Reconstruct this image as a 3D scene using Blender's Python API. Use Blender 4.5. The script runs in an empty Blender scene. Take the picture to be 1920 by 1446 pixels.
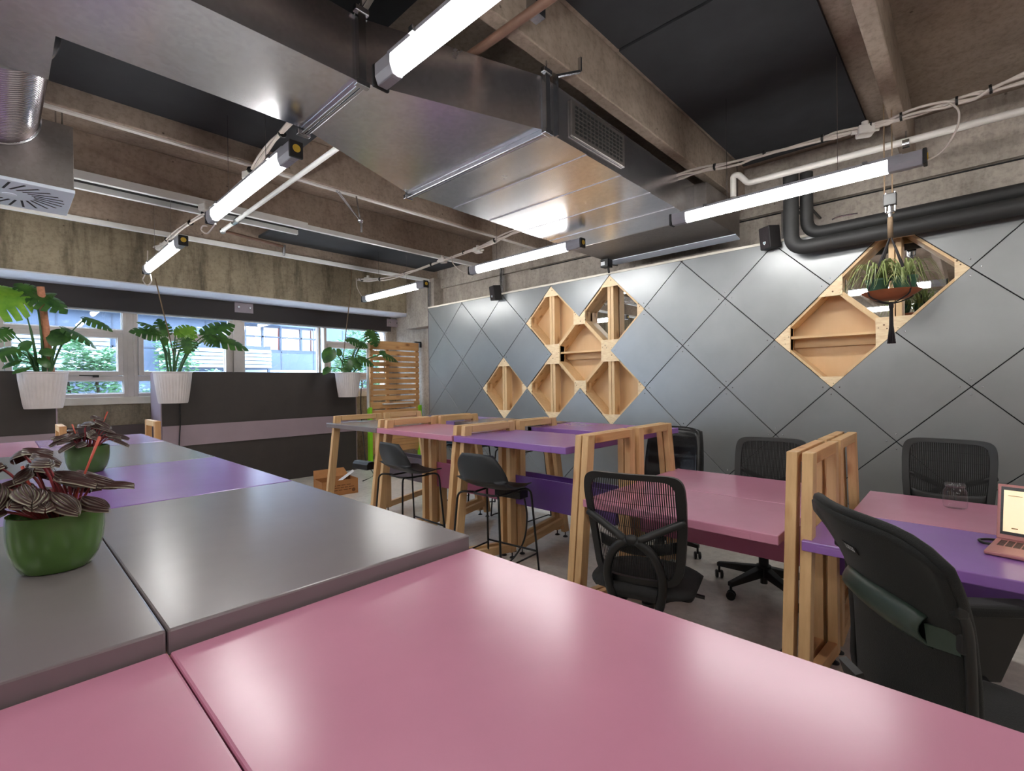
import bpy, bmesh, math, random
from math import sin, cos, pi, radians as R_
from mathutils import Vector as V, Matrix
random.seed(7)
sc = bpy.context.scene
COL = sc.collection
# ------------------------------------------------------------------ camera (measured)
F_PX, YAW, PITCH, ROLL, H = 908.8, 0.8135664, -0.0058138, -0.0138157, 1.4
_f = V((sin(YAW)*cos(PITCH), cos(YAW)*cos(PITCH), sin(PITCH)))
_r = V((cos(YAW), -sin(YAW), 0)); _u = _r.cross(_f)
CR = _r*cos(ROLL) + _u*sin(ROLL); CU = _u*cos(ROLL) - _r*sin(ROLL)
def ray(x, y): return _f + CR*((x-960)/F_PX) - CU*((y-723)/F_PX)
def atz(x, y, z): d = ray(x, y); t = (z-H)/d.z; return V((d.x*t, d.y*t, z))
def atx(x, y, X): d = ray(x, y); t = X/d.x; return V((X, d.y*t, d.z*t+H))
def aty(x, y, Y): d = ray(x, y); t = Y/d.y; return V((d.x*t, Y, d.z*t+H))
cam = bpy.data.cameras.new('camera'); co = bpy.data.objects.new('camera', cam); COL.objects.link(co)
cam.sensor_width = 36; cam.sensor_fit = 'HORIZONTAL'; cam.lens = F_PX/1920*36; cam.clip_start = .02; cam.clip_end = 200
m = Matrix((CR, CU, -_f)).transposed().to_4x4(); m.translation = (0, 0, H); co.matrix_world = m
sc.camera = co

# ------------------------------------------------------------------ materials
def new_mat(name):
    mt = bpy.data.materials.new(name); mt.use_nodes = True
    nt = mt.node_tree; b = nt.nodes['Principled BSDF']
    return mt, nt, b
def N(nt, typ, **kw):
    n = nt.nodes.new(typ)
    for k, v in kw.items(): setattr(n, k, v)
    return n
def lin(c):
    return tuple(((x/255)/12.92 if x/255 <= .04045 else ((x/255+.055)/1.055)**2.4) for x in c)
def col4(c): return (*c, 1)
def coords(nt, scale=(1, 1, 1), rot=(0, 0, 0)):
    tc = N(nt, 'ShaderNodeTexCoord'); mp = N(nt, 'ShaderNodeMapping')
    mp.inputs['Scale'].default_value = scale; mp.inputs['Rotation'].default_value = rot
    nt.links.new(tc.outputs['Object'], mp.inputs['Vector']); return mp.outputs['Vector']
def noise(nt, vec, scale, detail=6, rough=.6):
    n = N(nt, 'ShaderNodeTexNoise'); n.inputs['Scale'].default_value = scale; n.inputs['Detail'].default_value = detail
    n.inputs['Roughness'].default_value = rough; nt.links.new(vec, n.inputs['Vector']); return n.outputs['Fac']
def noise_c(nt, scale): return noise(nt, coords(nt), scale, 4, .6)
def ramp(nt, fac, stops):
    r = N(nt, 'ShaderNodeValToRGB'); e = r.color_ramp.elements
    while len(e) < len(stops): e.new(.5)
    for i, (p, c) in enumerate(stops): e[i].position = p; e[i].color = col4(c) if len(c) == 3 else c
    nt.links.new(fac, r.inputs['Fac']); return r.outputs['Color']
def mixc(nt, fac, a, b, mode='MIX'):
    x = N(nt, 'ShaderNodeMix', data_type='RGBA', blend_type=mode)
    if isinstance(fac, float): x.inputs[0].default_value = fac
    else: nt.links.new(fac, x.inputs[0])
    for s, v in ((6, a), (7, b)):
        if isinstance(v, tuple): x.inputs[s].default_value = col4(v)
        else: nt.links.new(v, x.inputs[s])
    return x.outputs[2]
def bump(nt, b, h, strength=.2, dist=.01):
    n = N(nt, 'ShaderNodeBump'); n.inputs['Strength'].default_value = strength; n.inputs['Distance'].default_value = dist
    nt.links.new(h, n.inputs['Height']); nt.links.new(n.outputs['Normal'], b.inputs['Normal'])
def simple(name, c, rough=.5, metal=0., var=.06, scale=8, bmp=0., spec=.5):
    mt, nt, b = new_mat(name); c = lin(c)
    v = noise(nt, coords(nt), scale)
    lo = tuple(x*(1-var*2) for x in c); hi = tuple(min(1, x*(1+var*2)) for x in c)
    nt.links.new(ramp(nt, v, [(.3, lo), (.7, hi)]), b.inputs['Base Color'])
    b.inputs['Roughness'].default_value = rough; b.inputs['Metallic'].default_value = metal
    b.inputs['Specular IOR Level'].default_value = spec
    if bmp: bump(nt, b, v, bmp)
    return mt
def concrete(name, c, dark, streak=1., stain=.5):
    mt, nt, b = new_mat(name); c = lin(c); dark = lin(dark)
    base = ramp(nt, noise(nt, coords(nt), 1.3, 8, .65), [(.3, tuple(x*.72 for x in c)), (.5, c), (.72, tuple(x*1.22 for x in c))])
    st = ramp(nt, noise(nt, coords(nt, (2.2, 2.2, .35)), 2.2, 9, .7), [(.47, (0, 0, 0)), (.66, (1, 1, 1))])
    k = N(nt, 'ShaderNodeMath', operation='MULTIPLY'); nt.links.new(st, k.inputs[0]); k.inputs[1].default_value = stain
    c1 = mixc(nt, k.outputs[0], base, dark)
    fine = ramp(nt, noise(nt, coords(nt), 26, 5, .7), [(.36, (.72, .72, .72)), (.52, (1, 1, 1)), (.75, (1.1, 1.1, 1.1))])
    c2 = mixc(nt, .8, c1, fine, 'MULTIPLY')
    vor = N(nt, 'ShaderNodeTexVoronoi'); vor.inputs['Scale'].default_value = 5.5; nt.links.new(coords(nt), vor.inputs['Vector'])
    holes = ramp(nt, vor.outputs['Distance'], [(.03, (.25, .22, .2)), (.06, (1, 1, 1))])
    c3 = mixc(nt, .8, c2, holes, 'MULTIPLY')
    nt.links.new(c3, b.inputs['Base Color']); b.inputs['Roughness'].default_value = .85
    bump(nt, b, noise(nt, coords(nt), 14, 8, .7), .35, .012)
    return mt
def wood(name, axis, light=(220, 182, 132), dark=(176, 132, 86), rough=.55, knots=True, gs=1.):
    mt, nt, b = new_mat(name); light = lin(light); dark = lin(dark)
    s = [14*gs, 14*gs, 14*gs]; s[axis] = .9*gs
    g = noise(nt, coords(nt, tuple(s)), 2.4, 7, .62)
    big = noise(nt, coords(nt), 2.1, 2)
    a = ramp(nt, g, [(.32, dark), (.5, tuple((x+y)/2 for x, y in zip(light, dark))), (.66, light)])
    c = mixc(nt, .55, a, ramp(nt, big, [(.35, tuple(x*.75 for x in light)), (.65, light)]))
    if knots:
        s2 = [9., 9., 9.]; s2[axis] = 4.5
        vor = N(nt, 'ShaderNodeTexVoronoi'); vor.inputs['Scale'].default_value = .75; nt.links.new(coords(nt, tuple(s2)), vor.inputs['Vector'])
        kn = ramp(nt, vor.outputs['Distance'], [(.07, (.22, .12, .06)), (.16, (.75, .6, .5)), (.24, (1, 1, 1))])
        c = mixc(nt, .75, c, kn, 'MULTIPLY')
    nt.links.new(c, b.inputs['Base Color']); b.inputs['Roughness'].default_value = rough
    bump(nt, b, g, .1, .004)
    return mt
def paint(name, c, rough=.3, streak_axis=0, scuff=.018):
    """painted board: even colour, brushed gloss streaks, a few scuffs"""
    mt, nt, b = new_mat(name); c = lin(c)
    s = [22, 22, 22]; s[streak_axis] = 1.4
    g = noise(nt, coords(nt, tuple(s)), 2.2, 6, .65)
    cl = noise(nt, coords(nt), 2.2, 4, .6)
    nt.links.new(ramp(nt, cl, [(.3, tuple(x*.92 for x in c)), (.7, tuple(min(1, x*1.06) for x in c))]), b.inputs['Base Color'])
    mr = N(nt, 'ShaderNodeMapRange'); mr.inputs[1].default_value = .3; mr.inputs[2].default_value = .7
    mr.inputs[3].default_value = rough-scuff; mr.inputs[4].default_value = rough+scuff
    gm = mixc(nt, .25, noise_c(nt, 1.7), g); nt.links.new(gm, mr.inputs[0]); nt.links.new(mr.outputs[0], b.inputs['Roughness'])
    b.inputs['Specular IOR Level'].default_value = .62
    bump(nt, b, noise(nt, coords(nt), 3.5, 2), .03, .01)
    return mt
def galv(name, c=(168, 168, 172), rough=.26, spangle=1.):
    mt, nt, b = new_mat(name); c = lin(c)
    vor = N(nt, 'ShaderNodeTexVoronoi'); vor.inputs['Scale'].default_value = 48; nt.links.new(coords(nt), vor.inputs['Vector'])
    n = noise(nt, coords(nt), 2.3, 5)
    a = ramp(nt, vor.outputs['Color'], [(.1, tuple(x*.93 for x in c)), (.9, tuple(min(1, x*1.05) for x in c))])
    d = ramp(nt, n, [(.3, (.9, .9, .92)), (.7, (1, 1, 1))])
    nt.links.new(mixc(nt, .8, a, d, 'MULTIPLY'), b.inputs['Base Color'])
    mr = N(nt, 'ShaderNodeMapRange'); mr.inputs[3].default_value = rough-.03; mr.inputs[4].default_value = rough+.06
    nt.links.new(noise(nt, coords(nt), 3.4, 6), mr.inputs[0]); nt.links.new(mr.outputs[0], b.inputs['Roughness'])
    b.inputs['Metallic'].default_value = 1.
    bump(nt, b, noise(nt, coords(nt), 1.6, 1), .03, .03)
    return mt
def emit(name, c, s):
    mt, nt, b = new_mat(name); b.inputs['Base Color'].default_value = (.8, .8, .8, 1)
    b.inputs['Emission Color'].default_value = col4(c); b.inputs['Emission Strength'].default_value = s; return mt
def thin_glass(name, tint=(.97, .985, 1.), ior=1.45):
    mt = bpy.data.materials.new(name); mt.use_nodes = True; nt = mt.node_tree; nt.nodes.clear()
    o = N(nt, 'ShaderNodeOutputMaterial'); t = N(nt, 'ShaderNodeBsdfTransparent'); g = N(nt, 'ShaderNodeBsdfGlossy')
    t.inputs[0].default_value = col4(tint); g.inputs['Roughness'].default_value = .02
    fr = N(nt, 'ShaderNodeLayerWeight'); fr.inputs[0].default_value = .5; mx = N(nt, 'ShaderNodeMixShader')
    pw = N(nt, 'ShaderNodeMath', operation='POWER'); pw.inputs[1].default_value = 4.; nt.links.new(fr.outputs['Facing'], pw.inputs[0])
    sc_ = N(nt, 'ShaderNodeMath', operation='MULTIPLY_ADD'); sc_.inputs[1].default_value = .6; sc_.inputs[2].default_value = .045; nt.links.new(pw.outputs[0], sc_.inputs[0])
    nt.links.new(sc_.outputs[0], mx.inputs[0]); nt.links.new(t.outputs[0], mx.inputs[1]); nt.links.new(g.outputs[0], mx.inputs[2])
    nt.links.new(mx.outputs[0], o.inputs[0]); return mt
MT = {}
MT['conc_wall'] = concrete('raw board-marked concrete', (162, 150, 128), (66, 57, 44), stain=.72)
MT['conc_side'] = concrete('grey side concrete', (170, 160, 150), (96, 86, 80), stain=.4)
MT['conc_ceil'] = concrete('brown ceiling concrete', (160, 144, 130), (108, 92, 80), stain=.3)
MT['floor'] = None
MT['black_panel'] = simple('black acoustic panel', (44, 46, 50), .9, 0, .1, 3)
MT['soffit'] = simple('pale painted soffit', (228, 230, 240), .6, 0, .02, 2)
MT['valance'] = simple('dark valance board', (44, 38, 38), .6, 0, .05, 3)
MT['alu'] = simple('window aluminium', (212, 204, 200), .4, .1, .05, 4)
MT['alu_w'] = simple('pale bead', (220, 222, 228), .4, 0, .02, 4)
MT['sill'] = simple('pale sill board', (226, 220, 206), .5, 0, .05, 4)
MT['rail_w'] = simple('white steel rail', (236, 238, 236), .45, 0, .03, 5)
MT['white_pl'] = simple('white plastic', (222, 218, 212), .45, 0, .03, 6)
MT['cable_w'] = simple('white cable', (214, 204, 196), .5, 0, .04, 9)
MT['black_pl'] = simple('black plastic', (14, 14, 15), .45, 0, .05, 9)
MT['black_mt'] = simple('black powder coat', (18, 18, 19), .35, .2, .05, 9)
MT['black_foam'] = simple('black pipe lagging', (42, 42, 42), .62, 0, .08, 6)
MT['panel'] = None
MT['dark_gap'] = simple('dark gap', (22, 22, 22), .9)
MT['mesh_blk'] = simple('black mesh fabric', (16, 16, 16), .8, 0, .06, 20)
MT['cush_blk'] = simple('black seat fabric', (30, 30, 31), .85, 0, .1, 40, .1)
MT['leather'] = simple('black leather', (20, 20, 21), .28, 0, .1, 14, .3)
MT['shell'] = simple('black moulded shell', (36, 40, 44), .45, 0, .04, 6)
MT['chrome'] = simple('bright zinc', (190, 192, 196), .22, 1, .05, 8)
MT['galv'] = galv('galvanised sheet', (226, 225, 228), rough=.24)
MT['galv_dull'] = galv('dull galvanised sheet', (150, 144, 140), rough=.42)
MT['foil'] = galv('flexible foil', (196, 186, 190), rough=.18)
MT['w0'] = wood('pine along x', 0); MT['w1'] = wood('pine along y', 1); MT['w2'] = wood('pine upright', 2)
MT['o0'] = wood('orange pine along x', 0, (220, 172, 118), (180, 124, 76)); MT['o2'] = wood('orange pine upright', 2, (220, 172, 118), (180, 124, 76))
MT['p1'] = wood('pale pine along y', 1, (232, 198, 150), (206, 162, 110), knots=False); MT['p2'] = wood('pale pine upright', 2, (232, 200, 154), (208, 170, 122))
MT['board'] = wood('tan hardboard', 2, (224, 188, 144), (212, 174, 128), knots=False, gs=.3)
MT['ply'] = None
MT['pink'] = paint('pink painted top', (194, 130, 155), .24)
MT['pink2'] = paint('pink painted panel', (162, 82, 116), .4)
MT['grey'] = paint('grey painted top', (122, 114, 116), .25)
MT['grey_d'] = paint('dark grey edge', (72, 60, 62), .45)
MT['grey_p'] = paint('grey painted panel', (92, 80, 88), .45)
MT['purple'] = paint('purple painted top', (140, 98, 172), .24)
MT['purple2'] = paint('purple painted panel', (98, 58, 140), .4)
MT['lilac'] = paint('lilac painted top', (150, 118, 176), .2)
MT['band'] = paint('mauve grey band', (150, 132, 142), .45)
MT['char'] = simple('charcoal board', (56, 50, 48), .55, 0, .06, 4)
MT['pot_w'] = simple('ribbed white plastic pot', (206, 198, 198), .5, 0, .04, 5)
MT['pot_g'] = simple('glazed olive green ceramic', (82, 116, 58), .18, 0, .06, 5)
MT['pot_n'] = simple('dark green nursery plastic', (54, 98, 76), .4, 0, .05, 5)
MT['terra'] = simple('terracotta', (166, 98, 62), .7, 0, .08, 9)
MT['soil'] = simple('potting soil', (44, 30, 22), .95, 0, .3, 60, .6)
MT['stem'] = simple('green stem', (58, 96, 52), .5, 0, .1, 9)
MT['stem_r'] = simple('red stem', (150, 58, 62), .45, 0, .1, 9)
MT['rope'] = simple('dark cord', (40, 36, 38), .8, 0, .1, 30)
MT['rope_b'] = simple('brown cord', (120, 100, 78), .8, 0, .1, 30)
MT['stake'] = simple('coir stake', (176, 120, 92), .8, 0, .15, 20, .3)
MT['cardboard'] = simple('brown cardboard', (172, 118, 70), .8, 0, .06, 4)
MT['ink'] = simple('brown print', (110, 70, 40), .8)
MT['paper'] = simple('white paper', (226, 226, 232), .7, 0, .02, 4)
MT['lime'] = simple('lime green paint', (140, 214, 40), .4, 0, .04, 4)
MT['blue_c'] = simple('blue seat fabric', (38, 84, 120), .85, 0, .08, 30)
MT['rose'] = simple('rose gold aluminium', (188, 130, 128), .4, .25, .03, 5)
MT['key'] = simple('keyboard keys', (70, 46, 50), .5)
MT['bezel'] = simple('black bezel', (30, 26, 34), .25)
MT['screen'] = emit('lit laptop page', lin((240, 205, 130)), .42)
MT['scr_ink'] = simple('screen text', (120, 96, 60), .4)
MT['lamp'] = emit('lit tube diffuser', (1., .985, .955), 19.)
MT['lamp_far'] = MT['lamp']
MT['lampcap'] = simple('grey lamp end', (150, 150, 158), .35, 0, .04, 8)
MT['yellow'] = simple('yellow gland', (214, 178, 60), .5)
MT['brownpipe'] = simple('red brown pipe', (112, 84, 70), .55, 0, .1, 8)
MT['diff'] = simple('white sheet with blue light in its tone', (226, 236, 250), .4, 0, .01, 5)  # white metal; the blue light on it is mixed into this colour
MT['navy'] = simple('dark slot', (22, 20, 34), .7)
MT['glass'] = thin_glass('window glass'); MT['jar'] = thin_glass('jar glass', (.93, .93, .93), 1.5)
MT['acry'] = simple('smoky acrylic bracket', (150, 138, 146), .25, 0, .05, 8)
MT['hedge'] = None
MT['facade'] = simple('blue grey facade', (47, 59, 77), .7, 0, .08, 1.3)
MT['facade_d'] = simple('dark facade joint', (36, 46, 62), .7, 0, .08, 1.3)
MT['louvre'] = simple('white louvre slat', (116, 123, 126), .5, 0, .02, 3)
MT['brick'] = simple('brick red room wall', (128, 56, 48), .8, 0, .08, 5)
MT['room'] = simple('pale far room', (130, 120, 104), .8, 0, .08, 2)
MT['warm'] = emit('warm far lamp', (1., .8, .5), 9.)
MT['label_w'] = simple('white badge', (222, 226, 230), .4)
MT['label_t'] = simple('badge teal', (120, 170, 180), .4)
MT['speaker'] = simple('black speaker cabinet', (32, 30, 31), .6, 0, .06, 12)
MT['grille'] = simple('speaker cloth', (46, 40, 42), .85, 0, .1, 60)
MT['mirror'], nt, b = new_mat('mirror'); b.inputs['Metallic'].default_value = 1; b.inputs['Roughness'].default_value = .015; b.inputs['Base Color'].default_value = (.86, .87, .86, 1)
def mk_floor():
    mt, nt, b = new_mat('polished concrete floor')
    a = ramp(nt, noise(nt, coords(nt), .9, 8, .65), [(.3, lin((204, 198, 190))), (.55, lin((224, 218, 209))), (.75, lin((232, 227, 218)))])
    fine = ramp(nt, noise(nt, coords(nt), 18, 6, .7), [(.35, (.8, .8, .8)), (.6, (1, 1, 1))])
    nt.links.new(mixc(nt, .7, a, fine, 'MULTIPLY'), b.inputs['Base Color'])
    mr = N(nt, 'ShaderNodeMapRange'); mr.inputs[3].default_value = .1; mr.inputs[4].default_value = .34
    nt.links.new(noise(nt, coords(nt), 2.5, 6), mr.inputs[0]); nt.links.new(mr.outputs[0], b.inputs['Roughness']); return mt
MT['floor'] = mk_floor()
def mk_panel():
    mt, nt, b = new_mat('satin slate grey panel')
    a = ramp(nt, noise(nt, coords(nt), .8, 5), [(.3, lin((128, 130, 131))), (.7, lin((146, 148, 149)))])
    nt.links.new(a, b.inputs['Base Color'])
    mr = N(nt, 'ShaderNodeMapRange'); mr.inputs[3].default_value = .3; mr.inputs[4].default_value = .42
    nt.links.new(noise(nt, coords(nt), 1.7, 4), mr.inputs[0]); nt.links.new(mr.outputs[0], b.inputs['Roughness'])
    b.inputs['Specular IOR Level'].default_value = .6; b.inputs['Metallic'].default_value = .5
    bump(nt, b, noise(nt, coords(nt), 1.4, 2), .05, .05); return mt
MT['panel'] = mk_panel()
def mk_ply():
    mt, nt, b = new_mat('pale plywood gusset')
    a = ramp(nt, noise(nt, coords(nt, (4, 4, 18)), 3, 5), [(.3, lin((224, 194, 152))), (.7, lin((246, 226, 190)))])
    vor = N(nt, 'ShaderNodeTexVoronoi'); vor.inputs['Scale'].default_value = 26; nt.links.new(coords(nt), vor.inputs['Vector'])
    k = ramp(nt, vor.outputs['Distance'], [(.16, (.2, .12, .08)), (.22, (1, 1, 1))])
    sel = ramp(nt, noise(nt, coords(nt), 9, 1), [(.5, (0, 0, 0)), (.54, (1, 1, 1))])
    nt.links.new(mixc(nt, sel, a, mixc(nt, 1., a, k, 'MULTIPLY')), b.inputs['Base Color']); b.inputs['Roughness'].default_value = .6; return mt
MT['ply'] = mk_ply()
def leafmat(name, hi, lo, trans=.25, rough=.35):
    mt, nt, b = new_mat(name)
    a = ramp(nt, noise(nt, coords(nt), 9, 4), [(.3, lin(lo)), (.7, lin(hi))])
    nt.links.new(a, b.inputs['Base Color']); b.inputs['Roughness'].default_value = rough
    t = N(nt, 'ShaderNodeBsdfTranslucent'); nt.links.new(a, t.inputs[0]); mx = N(nt, 'ShaderNodeMixShader'); mx.inputs[0].default_value = trans
    o = nt.nodes['Material Output']; nt.links.new(b.outputs[0], mx.inputs[1]); nt.links.new(t.outputs[0], mx.inputs[2]); nt.links.new(mx.outputs[0], o.inputs[0]); return mt
MT['leaf'] = leafmat('monstera leaf', (78, 118, 52), (34, 70, 38))
MT['leaf_b'] = leafmat('bright monstera leaf', (142, 184, 66), (96, 148, 52), .4)
MT['spider'] = leafmat('variegated spider leaf', (178, 188, 128), (96, 120, 62), .2)
MT['hedge'] = leafmat('hedge leaf', (96, 132, 92), (50, 88, 60), .35, .5)
def mk_pep():
    mt, nt, b = new_mat('veined dark leaf')
    uv = N(nt, 'ShaderNodeUVMap'); sep = N(nt, 'ShaderNodeSeparateXYZ'); nt.links.new(uv.outputs[0], sep.inputs[0])
    w = N(nt, 'ShaderNodeMath', operation='SINE'); k = N(nt, 'ShaderNodeMath', operation='MULTIPLY'); k.inputs[1].default_value = 2*pi*7.5
    nt.links.new(sep.outputs[0], k.inputs[0]); nt.links.new(k.outputs[0], w.inputs[0])
    sv = ramp(nt, w.outputs[0], [(.15, lin((66, 42, 40))), (.75, lin((178, 176, 154)))])
    edge = ramp(nt, noise(nt, coords(nt), 30, 3), [(.3, (.2, .2, .2)), (.55, (1, 1, 1))])
    top = mixc(nt, edge, lin((62, 40, 38)), sv)
    geo = N(nt, 'ShaderNodeNewGeometry')
    nt.links.new(mixc(nt, geo.outputs['Backfacing'], top, lin((92, 38, 32))), b.inputs['Base Color']); b.inputs['Roughness'].default_value = .3; return mt
MT['pep'] = mk_pep()

# ------------------------------------------------------------------ mesh builder
class M:
    def __init__(s): s.v = []; s.f = []; s.uv = {}
    def add(s, vs, fs):
        o = len(s.v); s.v += [V(p) for p in vs]; s.f += [tuple(i+o for i in f) for f in fs]; return s
    def box(s, a, b):
        x0, y0, z0 = (min(p, q) for p, q in zip(a, b)); x1, y1, z1 = (max(p, q) for p, q in zip(a, b))
        return s.add([(x0, y0, z0), (x1, y0, z0), (x1, y1, z0), (x0, y1, z0), (x0, y0, z1), (x1, y0, z1), (x1, y1, z1), (x0, y1, z1)],
                     [(0, 3, 2, 1), (4, 5, 6, 7), (0, 1, 5, 4), (1, 2, 6, 5), (2, 3, 7, 6), (3, 0, 4, 7)])
    def cbox(s, c, d): return s.box([c[i]-d[i]/2 for i in range(3)], [c[i]+d[i]/2 for i in range(3)])
    def bar(s, p, q, w, h, up=(0, 0, 1)):
        """square bar from p to q; w across, h along up"""
        p = V(p); q = V(q); d = (q-p).normalized(); u = V(up)
        if abs(d.dot(u)) > .98: u = V((1, 0, 0))
        r = d.cross(u).normalized(); u = r.cross(d).normalized()
        vs = [e + r*(a*w/2) + u*(b_*h/2) for e in (p, q) for a, b_ in ((-1, -1), (1, -1), (1, 1), (-1, 1))]
        return s.add(vs, [(0, 3, 2, 1), (4, 5, 6, 7), (0, 1, 5, 4), (1, 2, 6, 5), (2, 3, 7, 6), (3, 0, 4, 7)])
    def prism(s, poly, d):
        n = len(poly); d = V(d); a = [V(p) for p in poly]
        return s.add(a + [p+d for p in a], [tuple(range(n-1, -1, -1)), tuple(range(n, 2*n))] + [(i, (i+1) % n, n+(i+1) % n, n+i) for i in range(n)])
    def tube(s, pts, r, n=8, cap=True):
        pts = [V(p) for p in pts]; rs = r if isinstance(r, (list, tuple)) else [r]*len(pts)
        o = len(s.v); prev = None
        for i, p in enumerate(pts):
            t = (pts[min(i+1, len(pts)-1)] - pts[max(i-1, 0)])
            t = t.normalized() if t.length > 1e-9 else V((0, 0, 1))
            if prev is None:
                a = V((0, 0, 1)) if abs(t.z) < .9 else V((1, 0, 0)); x = t.cross(a).normalized()
            else:
                x = prev - t*prev.dot(t); x = x.normalized() if x.length > 1e-6 else t.orthogonal().normalized()
            prev = x; y = t.cross(x)
            for k in range(n):
                a = 2*pi*k/n; s.v.append(p + (x*cos(a) + y*sin(a))*rs[i])
        for i in range(len(pts)-1):
            for k in range(n):
                k2 = (k+1) % n; s.f.append((o+i*n+k, o+i*n+k2, o+(i+1)*n+k2, o+(i+1)*n+k))
        if cap:
            s.f.append(tuple(o+k for k in range(n-1, -1, -1))); e = o+(len(pts)-1)*n; s.f.append(tuple(e+k for k in range(n)))
        return s
    def lathe(s, prof, n=32, c=(0, 0, 0), rf=None, axis='z'):
        c = V(c); o = len(s.v)
        for (r, z) in prof:
            for k in range(n):
                a = 2*pi*k/n; rr = r*(rf(a, z) if rf else 1)
                p = V((rr*cos(a), rr*sin(a), z))
                if axis == 'x': p = V((p.z, p.x, p.y))
                if axis == 'y': p = V((p.x, p.z, p.y))
                s.v.append(c+p)
        for i in range(len(prof)-1):
            for k in range(n):
                k2 = (k+1) % n; s.f.append((o+i*n+k, o+i*n+k2, o+(i+1)*n+k2, o+(i+1)*n+k))
        if prof[0][0] > 1e-6: s.f.append(tuple(o+k for k in range(n-1, -1, -1)))
        e = o+(len(prof)-1)*n
        if prof[-1][0] > 1e-6: s.f.append(tuple(e+k for k in range(n)))
        return s
    def grid(s, fn, nu, nv, thick=0):
        o = len(s.v); P = [[V(fn(i/nu, j/nv)) for j in range(nv+1)] for i in range(nu+1)]
        for row in P: s.v += row
        q = lambda i, j: o+i*(nv+1)+j
        for i in range(nu):
            for j in range(nv): s.f.append((q(i, j), q(i+1, j), q(i+1, j+1), q(i, j+1)))
        if thick:
            o2 = len(s.v)
            for i in range(nu+1):
                for j in range(nv+1):
                    du = P[min(i+1, nu)][j]-P[max(i-1, 0)][j]; dv = P[i][min(j+1, nv)]-P[i][max(j-1, 0)]
                    n = du.cross(dv); n = n.normalized() if n.length > 1e-12 else V((0, 0, 1)); s.v.append(P[i][j]-n*thick)
            w = lambda i, j: o2+i*(nv+1)+j
            for i in range(nu):
                for j in range(nv): s.f.append((w(i, j), w(i, j+1), w(i+1, j+1), w(i+1, j)))
            for i in range(nu):
                s.f.append((q(i, 0), w(i, 0), w(i+1, 0), q(i+1, 0))); s.f.append((q(i, nv), q(i+1, nv), w(i+1, nv), w(i, nv)))
            for j in range(nv):
                s.f.append((q(0, j), q(0, j+1), w(0, j+1), w(0, j))); s.f.append((q(nu, j), w(nu, j), w(nu, j+1), q(nu, j+1)))
        return s
    def sphere(s, c, r, n=12, sc_=(1, 1, 1)):
        c = V(c); prof = [(sin(pi*i/n), -cos(pi*i/n)) for i in range(n+1)]; o = len(s.v); kN = n*2
        for (a, z) in prof:
            for k in range(kN):
                t = 2*pi*k/kN; s.v.append(c + V((a*cos(t)*r*sc_[0], a*sin(t)*r*sc_[1], z*r*sc_[2])))
        for i in range(n):
            for k in range(kN):
                k2 = (k+1) % kN; s.f.append((o+i*kN+k, o+i*kN+k2, o+(i+1)*kN+k2, o+(i+1)*kN+k))
        return s
    def xf(s, mat): s.v = [mat @ p for p in s.v]; return s
    def obj(s, name, mat, parent=None, smooth=False, bevel=0, seg=2, origin=None):
        """one mesh object; with a parent the vertices are in the parent's frame"""
        vs = s.v; o0 = V((0, 0, 0))
        if parent is None:
            if origin is None:
                lo = [min(p[i] for p in vs) for i in range(3)]; hi = [max(p[i] for p in vs) for i in range(3)]
                o0 = V(((lo[0]+hi[0])/2, (lo[1]+hi[1])/2, lo[2]))
            else: o0 = V(origin)
        me = bpy.data.meshes.new(name); me.from_pydata([tuple(p-o0) for p in vs], [], s.f); me.validate()
        if s.uv:
            l = me.uv_layers.new(name='UVMap')
            for lp in me.loops: l.data[lp.index].uv = s.uv.get(lp.vertex_index, (0, 0))
        mt = MT[mat] if isinstance(mat, str) else mat
        me.materials.append(mt)
        bm = bmesh.new(); bm.from_mesh(me)
        bmesh.ops.remove_doubles(bm, verts=bm.verts, dist=1e-6) if not s.uv else None
        bmesh.ops.recalc_face_normals(bm, faces=bm.faces) if not s.uv else None
        bm.to_mesh(me); bm.free()
        ob = bpy.data.objects.new(name, me); COL.objects.link(ob); ob.location = o0
        if parent is not None: ob.parent = parent
        if smooth:
            me.polygons.foreach_set('use_smooth', [True]*len(me.polygons))
            if smooth != 'all': me.set_sharp_from_angle(angle=R_(38))
        if bevel:
            bv = ob.modifiers.new('bevel', 'BEVEL'); bv.width = bevel; bv.segments = seg; bv.limit_method = 'ANGLE'; bv.angle_limit = R_(40)
        return ob
def tag(o, label=None, cat=None, group=None, kind=None):
    if label: o['label'] = label
    if cat: o['category'] = cat
    if group: o['group'] = group
    if kind: o['kind'] = kind
    return o
def thing(name, label, cat, loc=(0, 0, 0), rz=0, group=None):
    o = bpy.data.objects.new(name, None); COL.objects.link(o); o.location = loc; o.rotation_euler = (0, 0, rz)
    o.empty_display_size = .1
    return tag(o, label, cat, group)
def struct(m_, name, mat, **kw): return tag(m_.obj(name, mat, **kw), kind='structure')
def copy_thing(root, loc, rz, label, group=None):
    r = root.copy(); COL.objects.link(r); r.location = loc; r.rotation_euler = (0, 0, rz); r['label'] = label
    if group: r['group'] = group
    for ch in list(root.children):
        c = ch.copy(); COL.objects.link(c); c.parent = r
        for g in list(ch.children):
            d = g.copy(); COL.objects.link(d); d.parent = c
    return r
def arc(c, r, a0, a1, ax, ay, n=8):
    c = V(c); ax = V(ax); ay = V(ay)
    return [c + ax*(r*cos(a0+(a1-a0)*i/n)) + ay*(r*sin(a0+(a1-a0)*i/n)) for i in range(n+1)]
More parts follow.
